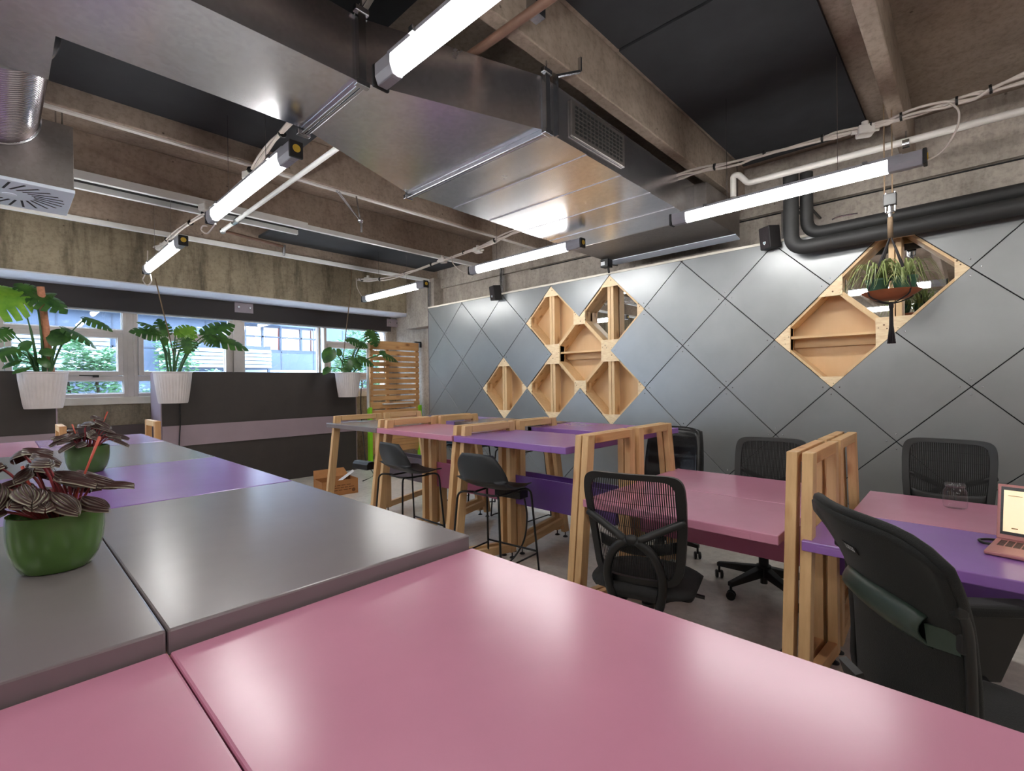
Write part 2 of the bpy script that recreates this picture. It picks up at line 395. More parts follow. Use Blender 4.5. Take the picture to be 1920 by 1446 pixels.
def smoothpath(pts, k=6):
    pts = [V(p) for p in pts]; out = []
    for i in range(len(pts)-1):
        p0 = pts[max(i-1, 0)]; p1 = pts[i]; p2 = pts[i+1]; p3 = pts[min(i+2, len(pts)-1)]
        for j in range(k):
            t = j/k; out.append(.5*((2*p1)+(p2-p0)*t+(2*p0-5*p1+4*p2-p3)*t*t+(3*p1-p0-3*p2+p3)*t**3))
    out.append(pts[-1]); return out
# ================================================================== SETTING
XW, YW, ZC, ZB = 5.3, 8.1, 3.56, 3.2           # side concrete wall, window wall, slab, stem bottoms
X0, Y0 = -6.2, -5.5
struct(M().box((X0, Y0, -.1), (XW, YW+.3, 0)), 'floor', 'floor')
struct(M().box((X0, Y0, ZC), (XW+.2, YW+.3, ZC+.12)), 'ceiling', 'conc_ceil')
struct(M().box((XW, Y0, 0), (XW+.2, YW+.3, ZC)), 'wall_right', 'conc_side')
struct(M().box((X0-.2, Y0, 0), (X0, YW+.3, ZC)), 'wall_left', 'conc_side')
struct(M().box((X0-.2, Y0-.2, 0), (XW+.2, Y0, ZC)), 'wall_rear', 'conc_side')
# window wall: concrete apron, deep concrete lintel with pale soffit, dark valance
struct(M().box((X0, YW, 0), (XW, YW+.3, 1.19)), 'wall_window', 'conc_wall')
struct(M().box((X0, 7.43, 2.69), (XW, YW+.3, ZC)), 'wall_lintel', 'conc_wall')
struct(M().box((X0, 7.45, 2.676), (XW, YW+.1, 2.69)), 'trim_1', 'soffit')
struct(M().box((X0, YW-.06, 2.41), (XW-.14, YW+.04, 2.676)), 'trim_2', 'valance')
struct(M().box((X0, YW-.03, 1.19), (XW-.02, YW+.14, 1.285)), 'trim_3', 'sill', bevel=.006)
struct(M().box((X0, YW-.05, .78), (1.6, YW, .915)), 'trim_4', 'grey_d')
# double-tee stems along x
stems = [-4.71, -3.44, -2.17, -.91, .36, 1.71, 2.98, 4.235, 5.43, 6.81]
for i, y in enumerate(stems):
    b_ = .043; t_ = .1
    struct(M().prism([(X0, y-b_, ZB), (X0, y+b_, ZB), (X0, y+t_, ZC), (X0, y-t_*.35, ZC)], (XW-X0, 0, 0)), 'trim_%d' % (5+i), 'conc_ceil', bevel=.008)
# long crack / cold joint on the side concrete and a shallow longitudinal rib
struct(M().box((XW-.012, Y0, 3.024), (XW, 4.6, 3.034)), 'trim_15', 'dark_gap')
struct(M().box((XW-.05, Y0, 3.04), (XW, 7.43, ZB)), 'trim_16', 'conc_side')
struct(M().box((XW-.2, 6.62, 2.4), (XW, 7.43, ZB)), 'trim_17', 'conc_side')
# black acoustic panels between the stems
def cpanel(name_label, a, b):
    o = M().box(a, b).obj('ceiling_panel', 'black_panel'); tag(o, name_label, 'ceiling panel', 'black acoustic ceiling panels')
cpanel('black acoustic ceiling panel above the grilled end of the metal duct', (-.4, .66, 3.52), (2.745, 1.62, 3.55))
cpanel('black acoustic ceiling panel nearest the diamond wall, left of the bare beam', (2.755, .61, 3.51), (5.1, 1.62, 3.54))
cpanel('long black acoustic ceiling panel behind the silver duct, left of the lamps', (-3., 3.12, 3.33), (1.72, 4.175, 3.36))
cpanel('black acoustic ceiling panel beside the last white rail near the window lintel', (2.35, 5.78, 3.335), (5.2, 6.74, 3.365))
cpanel('black acoustic ceiling panel half hidden above the duct', (-2.2, 1.86, 3.5), (1.6, 2.9, 3.53))

# white steel rails and the black channel (run along x under the stems)
t = thing('ceiling_channel', 'black open ceiling channel edged by two white strips', 'channel', (-2, 5.55, ZB))
M().box((-4, -.12, 0), (4.4, .09, .02)).obj('trough', 'dark_gap', t)
M().box((-4, .09, -.05), (4.4, .13, .02)).obj('edge_strip', 'rail_w', t)
M().box((-4, -.175, -.05), (4.4, -.13, .02)).obj('edge_strip', 'rail_w', t)
o = M().box((2.4, 5.375, ZB-.05), (5.22, 5.42, ZB)).obj('ceiling_rail', 'rail_w'); tag(o, 'white steel rail running on from the black channel towards the diamond wall', 'rail', 'white ceiling rails')
o = M().box((-5, 6.74, ZB-.05), (5.2, 6.79, ZB)).obj('ceiling_rail', 'rail_w'); tag(o, 'white steel rail nearest the window lintel, along the last beam', 'rail', 'white ceiling rails')
o = M().box((-3, 4.215, ZB-.014), (5.22, 4.255, ZB)).obj('ceiling_rail', 'white_pl'); tag(o, 'lit underside of the beam just behind the silver duct, painted as a pale strip', 'rail', 'white ceiling rails')  # no rail here: pale strip paints the light on the stem's underside

# ------------------------------------------------------------------ windows
def opening(m_, x0, x1, z0, z1, y, fw, d=.05):
    m_.box((x0, y-d, z0), (x0+fw, y+d, z1)); m_.box((x1-fw, y-d, z0), (x1, y+d, z1))
    m_.box((x0+fw, y-d, z0), (x1-fw, y+d, z0+fw)); m_.box((x0+fw, y-d, z1-fw), (x1-fw, y+d, z1))
def window(n, x0, x1, kind):
    z0, z1 = 1.285, 2.46; y = YW+.06
    m_ = M(); opening(m_, x0, x1, z0, z1, y, .045)
    panes = []
    if kind == 'casement':
        m_.box((x0+.045, y-.05, 2.115), (x1-.045, y+.05, 2.165)); m_.box((x0+.045, y-.05, 1.5), (x1-.045, y+.05, 1.56))
        panes = [(x0+.045, x1-.045, 2.165, z1-.045), (x0+.1, x1-.1, 1.615, 2.06), (x0+.045, x1-.045, z0+.045, 1.5)]
    elif kind == 'transom':
        m_.box((x0+.045, y-.05, 2.115), (x1-.045, y+.05, 2.165))
        panes = [(x0+.045, x1-.045, 2.165, z1-.045), (x0+.045, x1-.045, z0+.045, 2.115)]
    else: panes = [(x0+.045, x1-.045, z0+.045, z1-.045)]
    w = struct(m_, 'window_%d' % n, 'alu', bevel=.004)
    L = w.location
    def part(mm, nm, mat, **k): mm.xf(Matrix.Translation(-L)); return mm.obj(nm, mat, w, **k)
    for (a, b_, c, d) in panes:
        part(M().box((a, y+.0, c), (b_, y+.006, d)), 'pane', 'glass')
        mm = M(); opening(mm, a, b_, c, d, y-.006, .012, .012); part(mm, 'bead', 'alu_w')
    if kind == 'casement':
        mm = M(); opening(mm, x0+.05, x1-.05, 1.565, 2.11, y-.03, .055, .045); part(mm, 'sash', 'alu', bevel=.004)
        cx = x1-.33
        mm = M().cbox((cx, y-.085, 1.555), (.06, .03, .03)).bar((cx, y-.1, 1.56), (cx-.16, y-.11, 1.565), .02, .014); part(mm, 'handle', 'black_pl')
for n, (a, b_, k) in enumerate([(-4.0, -2.6, 'plain'), (-2.55, -1.25, 'casement'), (-1.2, -.05, 'plain'), (0., 1.175, 'casement'), (1.24, 2.44, 'casement'), (2.56, 3.81, 'plain'), (3.87, 5.12, 'casement')]):
    window(n+1, a, b_, k)
struct(M().box((1.175, YW+.02, 1.285), (1.24, YW+.13, 2.46)), 'trim_18', 'alu')
struct(M().box((2.44, YW-.02, 1.285), (2.56, YW+.13, 2.46)), 'trim_19', 'alu')
struct(M().box((X0, YW+.005, 2.39), (5.12, YW+.03, 2.42)), 'trim_20', 'alu_w')
struct(M().box((5.12, YW+.0, 1.285), (XW, YW+.3, 2.7)), 'trim_21', 'conc_side')
# acrylic brackets on the valance
for lab, x, z in (('clear bracket plate on the dark valance above the middle of the window', 2.58, 2.6), ('clear bracket plate at the right end of the dark valance', 5.2, 2.58)):
    t = thing('bracket', lab, 'bracket', (x, YW-.07, z-.08), 0, 'brackets on the valance')
    M().box((-.13, 0, 0), (.13, .012, .15)).obj('plate', 'acry', t, bevel=.003)
    for sx in (-.08, .08): M().lathe([(0, -.02), (.014, -.02), (.014, 0), (0, 0)], 10, (sx, 0, .08), axis='y').obj('screw', 'chrome', t)

# ------------------------------------------------------------------ diamond wall
DX = 4.83; PA = .4303; YN = 5.157; ZN = 1.325; WT = 2.63; YL = 6.42; YR = -3.2
def node(i, j): return (YN-PA*i, ZN+PA*j)
OPEN = [(1, 0), (3, 2), (5, 2), (4, 1), (3, 0), (5, 0), (11, 2), (10, 1)]
def clip(poly):
    def cut(P, f):
        out = []
        for a in range(len(P)):
            p, q = P[a], P[(a+1) % len(P)]; fp, fq = f(p), f(q)
            if fp >= 0: out.append(p)
            if fp*fq < 0: t = fp/(fp-fq); out.append((p[0]+(q[0]-p[0])*t, p[1]+(q[1]-p[1])*t))
        return out
    for f in (lambda p: WT-p[1], lambda p: p[1]-.02, lambda p: YL-p[0], lambda p: p[0]-YR):
        poly = cut(poly, f)
        if len(poly) < 3: return None
    return poly
mp, mb, ms = M(), M(), M()
for i in range(-4, 21):
    for j in range(-5, 5):
        if (i+j) % 2 == 0 or (i, j) in OPEN: continue
        y, z = node(i, j); g = PA-.0045
        p = clip([(y, z-g), (y-g, z), (y, z+g), (y+g, z)])
        if p: mp.prism([(DX, a, b_) for a, b_ in p], (.014, 0, 0))
        g = PA+.001; p = clip([(y, z-g), (y-g, z), (y, z+g), (y+g, z)])
        if p: mb.prism([(DX+.015, a, b_) for a, b_ in p], (.01, 0, 0))
        for dy, dz in ((.0, .37), (0, -.37), (.37, 0), (-.37, 0)):
            a, b_ = y+dy, z+dz
            if .05 < b_ < WT-.04 and YR < a < YL: ms.lathe([(0, -.003), (.005, -.0015), (.005, .002), (0, .002)], 8, (DX, a, b_), axis='x')
w = struct(mp, 'wall_diamond', 'panel', bevel=.0015, seg=1)
L = w.location
for mm, nm, mt in ((mb, 'backing', 'dark_gap'), (ms, 'screw_heads', 'chrome')):
    mm.xf(Matrix.Translation(-L)); mm.obj(nm, mt, w)
struct(M().box((DX-.006, YR, WT), (DX+.04, YL, WT+.022)), 'trim_22', 'sill')
struct(M().box((DX+.002, YL, 0), (XW, YL+.018, WT)), 'trim_23', 'grey_p')
struct(M().box((DX+.05, YR, WT-.03), (XW, YL, WT-.01)), 'trim_24', 'dark_gap')
struct(M().box((DX+.26, YR, 0), (XW, YL, WT-.06)), 'trim_25', 'dark_gap')

def niche(i, j, label, kind):
    y, z = node(i, j); t = thing('diamond_shelf', label, 'wall shelf', (DX, y, z), 0, 'open diamond niches in the grey wall')
    g = PA; D = .21; th = .02
    # side boards (four diagonal boards), seen inside the opening
    c = .1 if kind != 'x' else .1
    crn = [(0, -g), (-g, 0), (0, g), (g, 0)]
    for k in range(4):
        (a, b_), (c2, d) = crn[k], crn[(k+1) % 4]
        p = V((0, a, b_)); q = V((0, c2, d)); n = V((0, -(p.y+q.y), -(p.z+q.z))).normalized()*th
        mm = M().prism([p+V((.016, 0, 0)), q+V((.016, 0, 0)), q+n+V((.016, 0, 0)), p+n+V((.016, 0, 0))], (D, 0, 0)); mm.obj('side_board', 'p2', t)
    bx = .14 if kind == 'mirror' else D
    M().prism([(bx, 0, -g), (bx, -g, 0), (bx, 0, g), (bx, g, 0)], (.012, 0, 0)).obj('mirror' if kind == 'mirror' else 'back_board', 'mirror' if kind == 'mirror' else 'board', t)
    # corner gussets of plywood
    cs = {'t': .125, 'b': .125, 'l': .085, 'r': .085}
    if kind == 'shelf': cs = {'t': .09, 'b': .09, 'l': .125, 'r': .125}
    tri = {'t': [(0, g), (-cs['t'], g-cs['t']), (cs['t'], g-cs['t'])], 'b': [(0, -g), (cs['b'], -g+cs['b']), (-cs['b'], -g+cs['b'])],
           'l': [(g, 0), (g-cs['l'], cs['l']), (g-cs['l'], -cs['l'])], 'r': [(-g, 0), (-g+cs['r'], -cs['r']), (-g+cs['r'], cs['r'])]}
    for k, P in tri.items():
        M().prism([(.006, a, b_) for a, b_ in P], (.016, 0, 0)).obj('gusset', 'ply', t)
        # short block behind each gusset
    for k in ('l', 'r'):
        s_ = 1 if k == 'l' else -1; x_ = g-cs[k]
        M().box((.03, s_*x_, -cs[k]*.95), (.12, s_*(x_+.02), cs[k]*.95)).obj('block', 'p2', t)
    if kind == 'shelf':
        M().box((.03, -g+.1, .0), (D, g-.1, .022)).obj('shelf', 'p1', t)
        M().box((.17, -g+.12, -.075), (.19, g-.12, 0)).obj('shelf_rail', 'p1', t)
        for s_ in (-1, 1): M().box((.03, s_*(g-.125), -.13), (.1, s_*(g-.1), .13)).obj('block', 'p2', t)
    else:
        zt = g-.11
        M().box((.02, .003, -zt), (.135, .04, zt)).obj('stud', 'p2', t, bevel=.003)
        M().box((.02, -.04, -zt), (.135, -.003, zt)).obj('stud', 'p2', t, bevel=.003)
    return t
niche(1, 0, 'small lone diamond niche left of the cluster, pine stud up its middle', 'stud')
niche(3, 2, 'upper left diamond niche of the five niche cluster, plain tan back', 'stud')
niche(5, 2, 'upper right diamond niche of the cluster with a mirror behind its stud', 'mirror')
niche(4, 1, 'middle diamond niche of the cluster with a horizontal shelf', 'shelf')
niche(3, 0, 'lower left diamond niche of the five niche cluster', 'stud')
niche(5, 0, 'lower right diamond niche of the five niche cluster', 'stud')
niche(11, 2, 'mirrored diamond niche behind the hanging spider plant', 'mirror')
niche(10, 1, 'diamond niche with a shelf at lower left of the hanging plant', 'shelf')

# ------------------------------------------------------------------ outside (seen through the window)
struct(M().box((-30, YW+.35, -1.6), (40, 40, -1.5)), 'ground', 'conc_side')
FY = 16.
t = thing('far_building', 'blue grey office block across the yard with a lit room', 'building', (4, FY, -1.5))
def fb(m_, nm, mat, par=t, **k): m_.xf(Matrix.Translation((-4, -FY, 1.5))); return m_.obj(nm, mat, par, **k)
wx0, wx1, wz0, wz1 = 4.95, 7.5, 2.5, 3.3
m_ = M().box((-14, FY, -1.5), (wx0, FY+.3, 5.2)).box((wx1, FY, -1.5), (9.2, FY+.3, 5.2)).box((wx0, FY, -1.5), (wx1, FY+.3, wz0)).box((wx0, FY, wz1), (wx1, FY+.3, 5.2))
m_.box((10.6, FY, -1.5), (22, FY+.3, 5.2)).box((9.2, FY, -1.5), (10.6, FY+.3, 2.3)).box((9.2, FY, 3.2), (10.6, FY+.3, 5.2))
fb(m_, 'wall', 'facade')
m_ = M()
for x in [-2.2+1.05*k for k in range(14)]: m_.box((x, FY-.012, -1.5), (x+.03, FY, 3.3))
for z in (1.75, 2.46, .9): m_.box((-14, FY-.012, z), (20, FY, z+.035))
fb(m_, 'panel_joint', 'facade_d')
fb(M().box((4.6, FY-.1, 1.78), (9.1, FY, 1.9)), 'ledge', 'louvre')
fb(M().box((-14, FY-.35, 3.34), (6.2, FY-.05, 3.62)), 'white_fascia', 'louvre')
m_ = M(); opening(m_, wx0, wx1, wz0, wz1, FY+.1, .05)
for x in (5.65, 6.2, 6.85): m_.box((x, FY+.06, wz0), (x+.06, FY+.14, wz1))
m_.box((wx0, FY+.06, 2.93), (wx1, FY+.14, 2.97)); fb(m_, 'window_frame', 'facade_d')
fb(M().box((wx0, FY+.1, wz0), (wx1, FY+.106, wz1)), 'pane', 'glass')
fb(M().box((wx0-.5, FY+2.4, 1.5), (6.25, FY+2.5, 3.6)), 'room_wall', 'room')
fb(M().box((6.25, FY+1.4, 1.5), (8.3, FY+1.5, 3.6)), 'room_wall', 'brick')
fb(M().box((wx0-.5, FY+.3, 3.4), (wx1+.5, FY+2.5, 3.5)), 'room_ceiling', 'room')
fb(M().sphere((6.95, FY+1.1, 3.02), .1, 8, (1.3, 1, .7)), 'room_lamp', 'warm', smooth='all')
for k in range(3): fb(M().box((5.1+.4*k, FY+.6+.4*k, 3.3), (5.2+.4*k, FY+1.8, 3.34)), 'strip_lamp', 'warm')
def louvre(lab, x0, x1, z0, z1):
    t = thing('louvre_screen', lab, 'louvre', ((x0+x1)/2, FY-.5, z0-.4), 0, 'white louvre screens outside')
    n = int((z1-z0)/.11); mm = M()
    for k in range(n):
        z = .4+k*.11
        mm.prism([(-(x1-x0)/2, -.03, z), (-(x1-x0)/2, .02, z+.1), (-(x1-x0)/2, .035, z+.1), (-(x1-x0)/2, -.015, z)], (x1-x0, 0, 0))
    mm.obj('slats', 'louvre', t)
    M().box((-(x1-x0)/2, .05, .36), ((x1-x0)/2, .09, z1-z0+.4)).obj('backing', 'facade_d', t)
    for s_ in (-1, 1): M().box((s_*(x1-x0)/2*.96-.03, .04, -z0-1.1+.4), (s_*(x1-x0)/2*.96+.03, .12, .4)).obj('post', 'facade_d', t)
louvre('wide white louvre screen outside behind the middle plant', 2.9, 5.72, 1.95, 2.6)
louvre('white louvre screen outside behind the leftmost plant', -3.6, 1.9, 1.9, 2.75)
def hedge(lab, cx, cy, w, d, h, n, rs):
    rnd = random.Random(rs); t = thing('shrub', lab, 'shrub', (cx, cy, -1.5), 0, 'shrubs outside the window')
    mm = M()
    for k in range(n):
        a = rnd.uniform(-1, 1); b_ = rnd.uniform(-1, 1); top = h*(1-.25*abs(a)**2+.12*sin(a*9+rs)+.08*sin(a*23))
        z = top*(1-rnd.random()**2.2*.55); p = V((a*w/2, b_*d/2, z))
        ang = rnd.uniform(0, 2*pi); u = V((cos(ang), sin(ang), rnd.uniform(-.5, .5))).normalized(); s_ = V((-sin(ang), cos(ang), rnd.uniform(-.4, .6))).normalized()
        l = rnd.uniform(.07, .13)
        mm.add([p, p+u*l*.5+s_*l*.3, p+u*l, p+u*l*.5-s_*l*.3], [(0, 1, 2, 3)])
    mm.obj('foliage', 'hedge', t)
    m2 = M()
    for k in range(9):
        x = -w/2*.8+w*.8*k/8; m2.tube([(x, 0, 0), (x+.1, .05, h*.5), (x-.05, -.05, h*.8)], .025, 6)
    m2.obj('stem', 'soil', t)
hedge('broad green shrub outside left of the white mullion', -.3, 11.5, 3.9, 1.1, 3.78, 14000, 1)
hedge('green shrub outside just right of the white mullion', 2.45, 11.4, 1.3, .8, 3.5, 3600, 5)
hedge('tall leafy shrub outside behind the right hanging plant and slat screen', 6.1, 10.8, 1.7, 1., 3.9, 6500, 3)
# ================================================================== CEILING SERVICES
# ---- strip lamps
def make_lamp(lab):
    t = thing('strip_lamp', lab, 'lamp', (0, 0, 2.68), 0, 'suspended tube lamps')
    L2 = .66
    prof = [(-.03, .0), (-.035, .014), (-.035, .045), (-.026, .05), (.026, .05), (.035, .045), (.035, .014), (.03, .0), (.018, -.02), (0, -.026), (-.018, -.02)]
    M().prism([(x, -L2+.05, z+.0) for x, z in prof], (0, 2*L2-.05, 0)).obj('diffuser', 'lamp', t, smooth=True)
    M().box((-.036, -L2-.02, .05), (.036, L2+.02, .066)).obj('housing', 'lampcap', t)
    for s_ in (-1, 1):
        a, b_ = s_*L2+(.05 if s_ < 0 else 0), s_*(L2+.115)
        pr = [(-.036, .01), (-.036, .062), (.036, .062), (.036, .01), (.022, -.024), (-.022, -.024)]
        c = M().prism([(x, a, z) for x, z in pr], (0, b_-a, 0)).obj('end_cap', 'lampcap', t, bevel=.004)
        M().box((-.02, (a+b_)/2-.035, -.0255), (.02, (a+b_)/2+.035, -.024)).obj('cap_cover', 'lampcap', c, bevel=.001)
        e = M().box((-.038, b_, -.026), (.038, b_+s_*.02, .066)).obj('end_plate', 'black_pl', t, bevel=.006)
        M().lathe([(0, -.004), (.019, -.004), (.022, 0), (.022, .004), (0, .006)], 18, (0, b_+s_*.02, .024), axis='y').obj('gland', 'yellow', e)
        M().box((-.05, s_*.5-.012, .046), (.05, s_*.5+.012, .07)).obj('clip', 'chrome', t)
        M().tube([(0, s_*.35, .066), (0, s_*.35, ZC-2.68)], .0018, 5).obj('suspension_wire', 'chrome', t)
    return t
lampA = make_lamp('largest tube lamp, cut by the top edge of the frame')
lampA.location = (1.115, 1.0, 2.66)
LAMPS = [((1.14, 3.475), 'second tube lamp from the camera in the left row, beside the galvanised pipe'),
         ((1.137, 5.84), 'farthest tube lamp of the left row, above the middle hanging plant'),
         ((3.78, .97), 'long tube lamp just above the hanging spider plant'),
         ((3.77, 3.415), 'middle tube lamp of the right row, its end under the silver duct'),
         ((3.83, 5.92), 'farthest tube lamp of the right row, above the slatted wooden screen')]
lamps = [lampA]
for (x, y), lab in LAMPS: lamps.append(copy_thing(lampA, (x, y, 2.68), 0, lab))
for k, (x, y) in enumerate([(1.14, -1.5), (3.78, -1.5), (-1.5, .97), (-1.5, 3.45), (-1.5, 5.9), (-1.5, -1.5), (-4.1, 2.2), (-4.1, -.8), (-4.1, 5.), (1.14, -4.), (-1.5, -4.), (3.78, -4.)]):
    copy_thing(lampA, (x, y, 2.68), 0, 'tube lamp behind the camera, seen only in the wall mirrors', 'tube lamps behind the camera')
    
# ---- cable bundles with junction boxes
def bundle(name, lab, pts, seed, n=4, ties=True):
    rnd = random.Random(seed); base = smoothpath(pts, 6)
    c = sum(base, V())/len(base); L = V((c.x, c.y, min(p.z for p in base))); t = thing(name, lab, 'cable bundle', L)
    for k in range(n):
        ph = rnd.uniform(0, 6); am = .012
        P = [p-L+V((cos(ph+i*.7)*am+cos(2.1*k)*.009, 0, sin(ph+i*.55)*am+sin(2.1*k)*.009-(.012 if (i//7) % 3 == k else 0))) for i, p in enumerate(base)]
        M().tube(P, .0085, 6).obj('cable', 'cable_w', t, smooth='all')
    for i in range(3, len(base)-2, 5):
        p = base[i]-L; d = (base[i+1]-base[i]).normalized()
        M().tube([p-d*.006, p+d*.006], .027, 8).obj('cable_tie', 'black_pl', t)
    return t, L
ptsB = [(3.85, -1.2, 3.06), (3.85, -.22, 3.02), (3.85, .0, 3.005), (3.85, .3, 3.01), (3.85, .49, 3.01), (3.85, .85, 3.03), (3.85, 1.31, 3.05), (3.85, 1.69, 3.075), (3.85, 2.3, 3.09), (3.85, 2.95, 3.087), (3.85, 3.6, 3.03), (3.85, 4.16, 2.98), (3.85, 4.92, 2.945), (3.85, 5.62, 2.92), (3.85, 6.38, 2.95), (3.85, 6.9, 3.04)]
bundle('cable_bundle', 'long bundle of white cables sagging along the right row of lamps', ptsB, 1)
ptsA = [(1.3, 1.6, 3.36), (1.3, 2.24, 3.31), (1.3, 3.14, 3.08), (1.3, 3.86, 3.0), (1.3, 4.03, 2.95), (1.3, 4.93, 2.97), (1.3, 5.18, 2.985), (1.3, 6.29, 3.03), (1.3, 7.07, 3.07)]
bundle('cable_bundle', 'bundle of white cables hanging along the left row of lamps', ptsA, 2)
for lab, (x, y), X in (('white round junction box on the right cables above the spider plant', (1622, 243), 3.86), ('white square junction box on the right cables over the middle lamp', (830, 487), 3.86),
                       ('white junction box on the right cables near the far lamp', (690, 523), 3.9), ('white junction box on the right cables beside the duct end', (896, 468), 3.88), ('white junction box beside the left cables next to the second lamp', (470, 328), 1.32),
                       ('square white junction box on the left cables by the white rail', (386, 388), 1.3), ('white junction box on the left cables above the farthest left lamp', (303, 464), 1.34)):
    p = atx(x, y, X); t = thing('junction_box', lab, 'junction box', p-V((0, 0, .04)), .4, 'junction boxes on the cables')
    M().box((-.045, -.045, 0), (.045, .045, .06)).obj('box', 'white_pl', t, bevel=.01)
    M().lathe([(.02, 0), (.02, .03), (0, .035)], 12, (0, 0, .06)).obj('lid', 'white_pl', t)
    for s_ in (-1, 1): M().lathe([(.012, -.02), (.012, .02)], 10, (0, s_*.055, .03), axis='y').obj('gland', 'white_pl', t)
def loop(lab, pts, X, r=.006):
    P = smoothpath([atx(a, b_, X) for a, b_ in pts], 7); o = M().tube(P, r, 6).obj('flex_cable', 'cable_w', smooth='all'); tag(o, lab, 'cable', 'lamp flexes')
loop('white flex looping from the right cables to the lamp above the spider plant', [(1780, 193), (1796, 205), (1798, 225), (1790, 250), (1770, 280), (1745, 298), (1722, 306)], 3.8)
loop('white flex drooping to the left end of the middle right lamp', [(846, 480), (850, 495), (865, 508), (884, 513)], 3.8)
loop('white flex hanging to the left end of the far right lamp', [(668, 522), (670, 540), (678, 555), (682, 565)], 3.84)
loop('white flex coiled under the end of the second left lamp', [(404, 420), (398, 428), (388, 438), (378, 432), (380, 424), (388, 424)], 1.14)
loop('white flex coiled under the farthest left lamp', [(277, 470), (276, 500), (272, 515), (268, 525), (276, 535), (284, 528), (282, 515)], 1.137)

# ---- galvanised duct
ZD, ZT = 2.82, 3.12
t = thing('air_duct', 'large galvanised rectangular air duct widening towards the wall', 'duct', (2., 2.4, ZD))
def dp(m_, nm, mat, par=t, **k): m_.xf(Matrix.Translation((-2, -2.4, -ZD))); return m_.obj(nm, mat, par, **k)
xa, xb, xc, xd = -2.5, 1.181, 2.13, 4.05
n0, n1, f0, f1 = 2.07, 1.734, 2.665, 3.04
def ductseg(x0, x1, ya0, yb0, ya1, yb1):
    return M().add([(x0, ya0, ZD), (x0, yb0, ZD), (x1, yb1, ZD), (x1, ya1, ZD), (x0, ya0, ZT), (x0, yb0, ZT), (x1, yb1, ZT), (x1, ya1, ZT)],
                   [(0, 1, 2, 3), (7, 6, 5, 4), (0, 3, 7, 4), (1, 5, 6, 2), (0, 4, 5, 1), (3, 2, 6, 7)])
dp(ductseg(xa, xb, n0, f0, n0, f0), 'narrow_run', 'galv'); dp(ductseg(xb, xc, n0, f0, n1, f1), 'taper', 'galv')
# wide run, built from lapped sheets
for k in range(5):
    x0 = xc+(4.2-xc)*k/5; x1 = xc+(4.2-xc)*(k+1)/5+.012
    dp(ductseg(x0, x1, n1+.0004*k, f1-.0004*k, n1+.0004*k, f1-.0004*k).xf(Matrix.Translation((0, 0, -.004*k))), 'sheet', 'galv')
for x, a, b_ in ((xb, n0, f0), (xc, n1, f1)):
    fl = M().box((x-.02, a-.02, ZD-.03), (x-.002, b_+.02, ZD)).box((x+.002, a-.02, ZD-.03), (x+.02, b_+.02, ZD)).box((x-.02, a-.03, ZD-.03), (x+.02, a, ZT+.03)).box((x-.02, b_, ZD-.03), (x+.02, b_+.03, ZT+.03))
    dp(fl, 'flange', 'chrome', bevel=.003)
    for zz, yy in ((ZD-.02, a-.02), (ZD-.02, b_+.02), (ZT+.02, a-.02)): dp(M().cbox((x, yy, zz), (.07, .03, .03)), 'corner_bolt', 'chrome', bevel=.004)
    dp(M().tube([(x, a-.02, ZT), (x, a-.02, ZC)], .005, 6), 'hanger_rod', 'chrome'); dp(M().tube([(x, b_+.02, ZT), (x, b_+.02, ZC)], .005, 6), 'hanger_rod', 'chrome')
gx0, gx1 = 2.2*1.42/1.6*1.05, 3.0*1.42/1.6*1.05
gx0, gx1 = 2.37, 2.98
gr = dp(M().box((gx0, n1-.016, ZD+.05), (gx1, n1, ZD+.27)), 'grille', 'galv_dull', bevel=.004)
m_ = M()
for i in range(13):
    for j in range(7):
        x = gx0+.05+(gx1-gx0-.1)*i/12; z = ZD+.085+.15*j/6
        m_.box((x-.014, n1-.019, z-.007), (x+.014, n1-.016, z+.007))
m_.xf(Matrix.Translation((-2, -2.4, -ZD))); m_.obj('grille_slots', 'dark_gap', gr)
br = dp(M().bar((2.2, n1-.03, ZD-.02), (2.2, n1-.03, ZT+.02), .03, .012, (1, 0, 0)).bar((2.2, n1-.03, ZT+.02), (2.34, n1-.1, ZT+.08), .02, .012).bar((2.34, n1-.1, ZT+.08), (2.34, n1-.1, ZT+.16), .02, .012, (1, 0, 0)), 'hanger_bracket', 'chrome')
dp(M().box((-.62, f0, ZD), (.175, f0+.4, ZT+.16)), 'side_branch', 'galv')
# dull fan casing at the wall end
t = thing('fan_unit', 'dull brown grey fan casing with a lip painted pale for window light at the wall end of the duct', 'fan unit', (4.58, 2.35, ZD-.02))
M().box((-.4, -.72, .0), (.42, .72, .3)).obj('casing', 'galv_dull', t, bevel=.004)
M().add([(.3, -.72, -.005), (.42, -.72, -.03), (.42, .72, -.03), (.3, .72, -.005), (.3, -.72, .005), (.42, -.72, -.02), (.42, .72, -.02), (.3, .72, .005)], [(0, 1, 2, 3), (7, 6, 5, 4), (0, 4, 5, 1), (1, 5, 6, 2), (2, 6, 7, 3), (3, 7, 4, 0)]).obj('lip', 'diff', t)  # the lip's pale colour carries the window light falling on it
for y in (-.72, .72): M().tube([(.36, y, .3), (.36, y, ZC-ZD+.02)], .005, 6).obj('hanger_rod', 'chrome', t)
